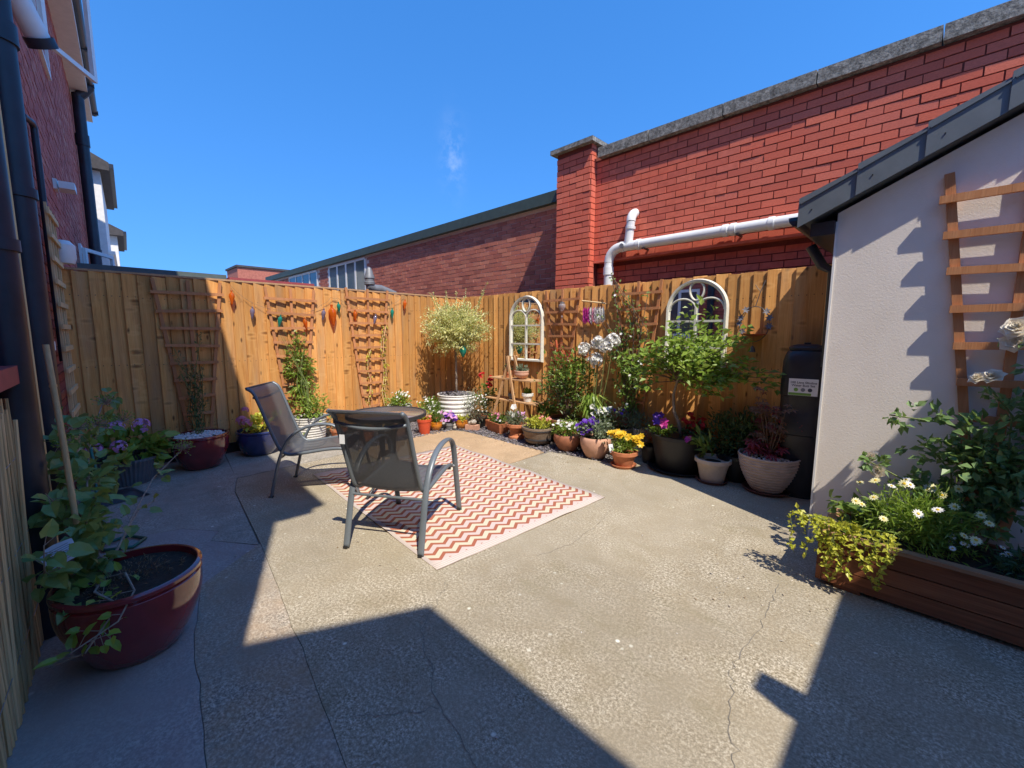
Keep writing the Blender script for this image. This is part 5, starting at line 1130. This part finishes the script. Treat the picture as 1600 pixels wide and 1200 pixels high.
# ------------------------------------------------------------------ ornaments on the fences
def bottle(label, y, z, mat, big=1.0, tilt=.1):
    t = thing('hanging_bottle', label, 'bottle', (.075,y,z)); t.rotation_euler = (rnd.gauss(0,.15), rnd.gauss(0,.08), 0)
    b = big*.82
    MB().lathe([(.001,-.115*b),(.008*b,-.112*b),(.014*b,-.09*b),(.03*b,-.03*b),(.036*b,0),(.033*b,.03*b),(.02*b,.048*b),(.011*b,.055*b),(.011*b,.075*b),(.014*b,.077*b),(.013*b,.085*b),(.001,.085*b)], 14).build('glass', mat, t, True)
    MB().tube([(0,0,.08*b),(-.02,0,.13*b)], .0015, 4).build('string', 'rope', t)
BT = [(-3.31,1.86,'orange',1.0,'amber bottle at the left end of the string, in line with the shade edge'),(-3.11,1.69,'violet',.9,'violet grey bottle second from the left on the string'),(-2.81,1.60,'teal',.95,'teal bottle hanging in front of the left part of the middle trellis'),(-2.51,1.575,'orange',.95,'amber bottle hanging in front of the right part of the middle trellis'),(-2.27,1.70,'violet',.95,'greyish bottle just left of the large amber flask'),(-2.15,1.70,'orange',1.75,'largest amber flask bottle between the two right hand trellises'),(-2.06,1.80,'teal',.9,'teal bottle tucked above the large amber flask'),(-1.83,1.70,'orange',.95,'amber bottle in front of the trellis nearest the willow'),(-1.53,1.655,'violet',.9,'violet bottle in front of the trellis nearest the willow'),(-1.25,1.75,'teal',.95,'teal bottle right of the trellis nearest the willow'),(-1.03,1.89,'orange',.95,'amber bottle closest to the willow crown')]
for y, z, m, b, lab_ in BT: bottle(lab_, y, z, 'glass_'+m, b)
cd = MB(); pts = []
for (y, z, m, b, l) in BT: pts.append((.055, y, z+.13*b))
path = []
for a, b in zip(pts[:-1], pts[1:]):
    for i in range(6): f = i/6; path.append((.055, a[1]+(b[1]-a[1])*f, a[2]+(b[2]-a[2])*f-.02*math.sin(math.pi*f)))
path.append(pts[-1]); cd.tube(path, .002, 5); o = cd.build('cord', 'rope'); tag(o, 'thin brown cord carrying the coloured bottles along the left fence', 'cord')
# feather hanger
t = thing('feather_hanger', 'pink and white feathers hanging from a pale stick on the right fence', 'ornament', (2.78,.1,1.7))
MB().tube([(-.19,0,.17),(.17,0,.12)], .01, 8).build('stick', 'pale_wood', t)
for i in range(9):
    x = -.15+i*.036; mb = MB(); 
    for k in range(7): mb.leaf((x, -.005+.002*k, .09-.022*k), (rnd.gauss(0,.18), 0, -1), .1, .045, (0,-1,.1))
    part(t, mb, 'feather', 'petal_magenta' if i < 3 else ('petal_pink' if i == 4 else 'petal_white')); MB().tube([(x,0,.08),(x*.95,0,.15)], .001, 4).build('string', 'rope', t)
t = thing('glass_lantern', 'little clear and pink glass drop lantern hanging on the trellis', 'ornament', (2.29,.06,1.80))
MB().lathe([(.001,-.06),(.02,-.05),(.05,0),(.045,.03),(.03,.045)], 12).build('glass', 'glass_clear', t, True); MB().lathe([(.03,.045),(.034,.05),(.034,.065),(.015,.07)], 12).build('cap', 'galv', t, True); MB().tube([(0,0,.07),(0,.03,.22)], .0015, 4).build('string', 'rope', t)
MB().lathe([(.001,-.02),(.012,0),(.001,.02)], 8).build('drop', 'glass_clear', t, loc=(0,0,-.13))
t = thing('metal_lizard', 'rust red metal lizard ornament on the trellis above the shrub', 'ornament', (2.17,.09,1.22))
mb = MB(); mb.tube([(-.02,0,-.14),(.0,0,-.05),(.02,-.01,.05),(.0,0,.13)], [.004,.018,.02,.012], 8)
for a in ((.11,.1),(-.11,.09),(.12,-.06),(-.12,-.05)): mb.tube([(.01,0,a[1]*.5),(a[0]*.6,0,a[1]*.5+.03),(a[0],0,a[1])], .006, 6)
mb.build('body', 'rust_metal', t, True)
t = thing('hanging_bird_feeder', 'metal hanging bird dish with leaf hoop on the right fence above the shrub', 'bird feeder', (4.66,.06,1.3))
MB().lathe([(.001,.12),(.06,.125),(.11,.14),(.112,.147),(.06,.133),(.001,.128)], 24).build('dish', 'rust_metal', t, True)
MB().tube([(.13*math.cos(a), 0, .24+.17*math.sin(a)) for a in [2*math.pi*i/28 for i in range(29)]], .004, 6).build('hoop', 'bird_metal', t)
mb = MB(); mb.tube([(0,0,.41),(.03,.02,.55),(.06,.05,.66)], .004, 6); mb.tube([(.03,.02,.55),(-.02,.02,.62)], .003, 5); mb.build('hook', 'bird_metal', t)
for x, z in ((-.13,.25),(-.12,.3),(-.08,.38),(.1,.36),(.13,.3),(.13,.22),(-.1,.17)):
    mb = MB(); mb.flower((x,-.005,z), (rnd.gauss(0,.3),-1,.3), .04, 6, .5, .2); part(t, mb, 'leaf', 'slate')
MB().tube([(0,0,.12),(0,0,.04)], .002, 4).build('chain', 'bird_metal', t); MB().lathe([(.03,-.03),(.02,.01),(.008,.03),(.001,.035)], 12).build('bell', 'bird_metal', t, True)

# ------------------------------------------------------------------ garden table
tb = thing('garden_table', 'round bistro table with dark glass top between the two chairs', 'table', (2.35,-2.62,0))
MB().lathe([(.001,.69),(.34,.69),(.345,.694),(.34,.698),(.001,.698)], 64).build('glass_top', 'table_glass', tb, True)
MB().lathe([(.34,.675),(.365,.675),(.365,.705),(.345,.705),(.345,.7),(.34,.69)], 64).build('rim', 'dark_metal', tb, True)
for i in range(4):
    a = i*math.pi/2+.55; c, s_ = math.cos(a), math.sin(a)
    MB().tube([(c*.3,s_*.3,.68),(c*.12,s_*.12,.6),(c*.075,s_*.075,.5),(c*.07,s_*.07,.33),(c*.12,s_*.12,.2),(c*.28,s_*.28,.06),(c*.38,s_*.38,.012)], .013, 10).build('leg', 'dark_metal', tb, 'all')
MB().lathe([(.068,.3),(.085,.3),(.085,.325),(.068,.325)], 24).build('ring', 'dark_metal', tb, True); MB().lathe([(.068,.48),(.085,.48),(.085,.505),(.068,.505)], 24).build('ring', 'dark_metal', tb, True)

# ------------------------------------------------------------------ sling chairs
def smooth_path(pts, n=6):
    out = []; P_ = [Vector(p) for p in pts]
    for i in range(len(P_)-1):
        p0 = P_[max(0,i-1)]; p1 = P_[i]; p2 = P_[i+1]; p3 = P_[min(len(P_)-1,i+2)]
        for k in range(n):
            t_ = k/n; out.append(.5*((2*p1)+(p2-p0)*t_+(2*p0-5*p1+4*p2-p3)*t_**2+(3*p1-p0-3*p2+p3)*t_**3))
    out.append(P_[-1]); return out
def chair(label, loc, rz):
    t = thing('sling_chair', label, 'chair', loc, rz, 'grey sling garden chairs')
    def seatprof(y):   # from back top to seat front, in (x, z)
        return [(-.155,.965),(-.105,.93),(-.065,.84),(.01,.62),(.075,.45),(.11,.40),(.17,.375),(.3,.39),(.48,.415),(.6,.42),(.65,.40)]
    for s_ in (-1,1):
        y = s_*.27; sp = [(0,y,0),(.045,y,.18),(.09,y,.35),(.16,y,.5),(.26,y,.595),(.40,y,.645),(.53,y,.645),(.605,y,.605),(.645,y,.52),(.69,y,.3),(.75,y,0)]
        MB().tube(smooth_path(sp, 5), .013, 12, True, 1.75, (1,0,0)).build('arm_and_leg', 'chair_metal', t, 'all')
        y2 = s_*.245; MB().tube(smooth_path([(x, y2, z) for x, z in seatprof(0)], 4), .0145, 10, True).build('side_rail', 'chair_metal', t, 'all')
        MB().box(-.018,.018,-.014,.014,-.002,.012).build('foot_cap', 'black_plastic', t, loc=(0,y,0)); MB().box(-.018,.018,-.014,.014,-.002,.012).build('foot_cap', 'black_plastic', t, loc=(.75,y,0))
        MB().tube([(.645,s_*.24,.40),(.668,s_*.27,.40)], .01, 8).build('bolt', 'galv', t)
    prof = [p for p in smooth_path([(x,0,z) for x, z in seatprof(0)], 5)]
    mb = MB(); vs = []; n_ = len(prof); cols_ = 9
    for i, p in enumerate(prof):
        for j in range(cols_):
            f = j/(cols_-1)*2-1; sag = .012*(1-f*f)
            vs.append((p.x+(sag*.8 if p.z > .45 else 0)*-1, f*.235, p.z-(sag*1.6 if p.z <= .45 else 0)+.004))
    mb.add(vs, [(i*cols_+j, i*cols_+j+1, (i+1)*cols_+j+1, (i+1)*cols_+j) for i in range(n_-1) for j in range(cols_-1)])
    mb.build('sling', 'sling', t, 'all')
    MB().tube(smooth_path([(-.1,-.245,.885),(-.115,-.1,.862),(-.12,0,.857),(-.115,.1,.862),(-.1,.245,.885)], 5), .011, 8).build('back_bar', 'chair_metal', t, 'all')
    MB().tube([(.085,-.265,.345),(.085,.265,.345)], .0095, 8).build('rear_stretcher', 'chair_metal', t, True)
    MB().tube([(.63,-.245,.385),(.63,.245,.385)], .011, 8).build('front_bar', 'chair_metal', t, True)
    hem = MB(); hem.box(-.172,-.15,-.235,.235,.962,.973); hem.build('top_hem', 'sling', t)
    return t
c1 = chair('near grey sling chair seen from behind, standing at the rug edge', (3.451,-3.275,.008), math.atan2(.842,-.54))
MB().box(-.085,-.08,.19,.225,.74,.80).build('care_tag', 'paper', c1)
chair('far grey sling chair turned sideways in front of the blue pot', (1.68,-3.338,.0), R(51))
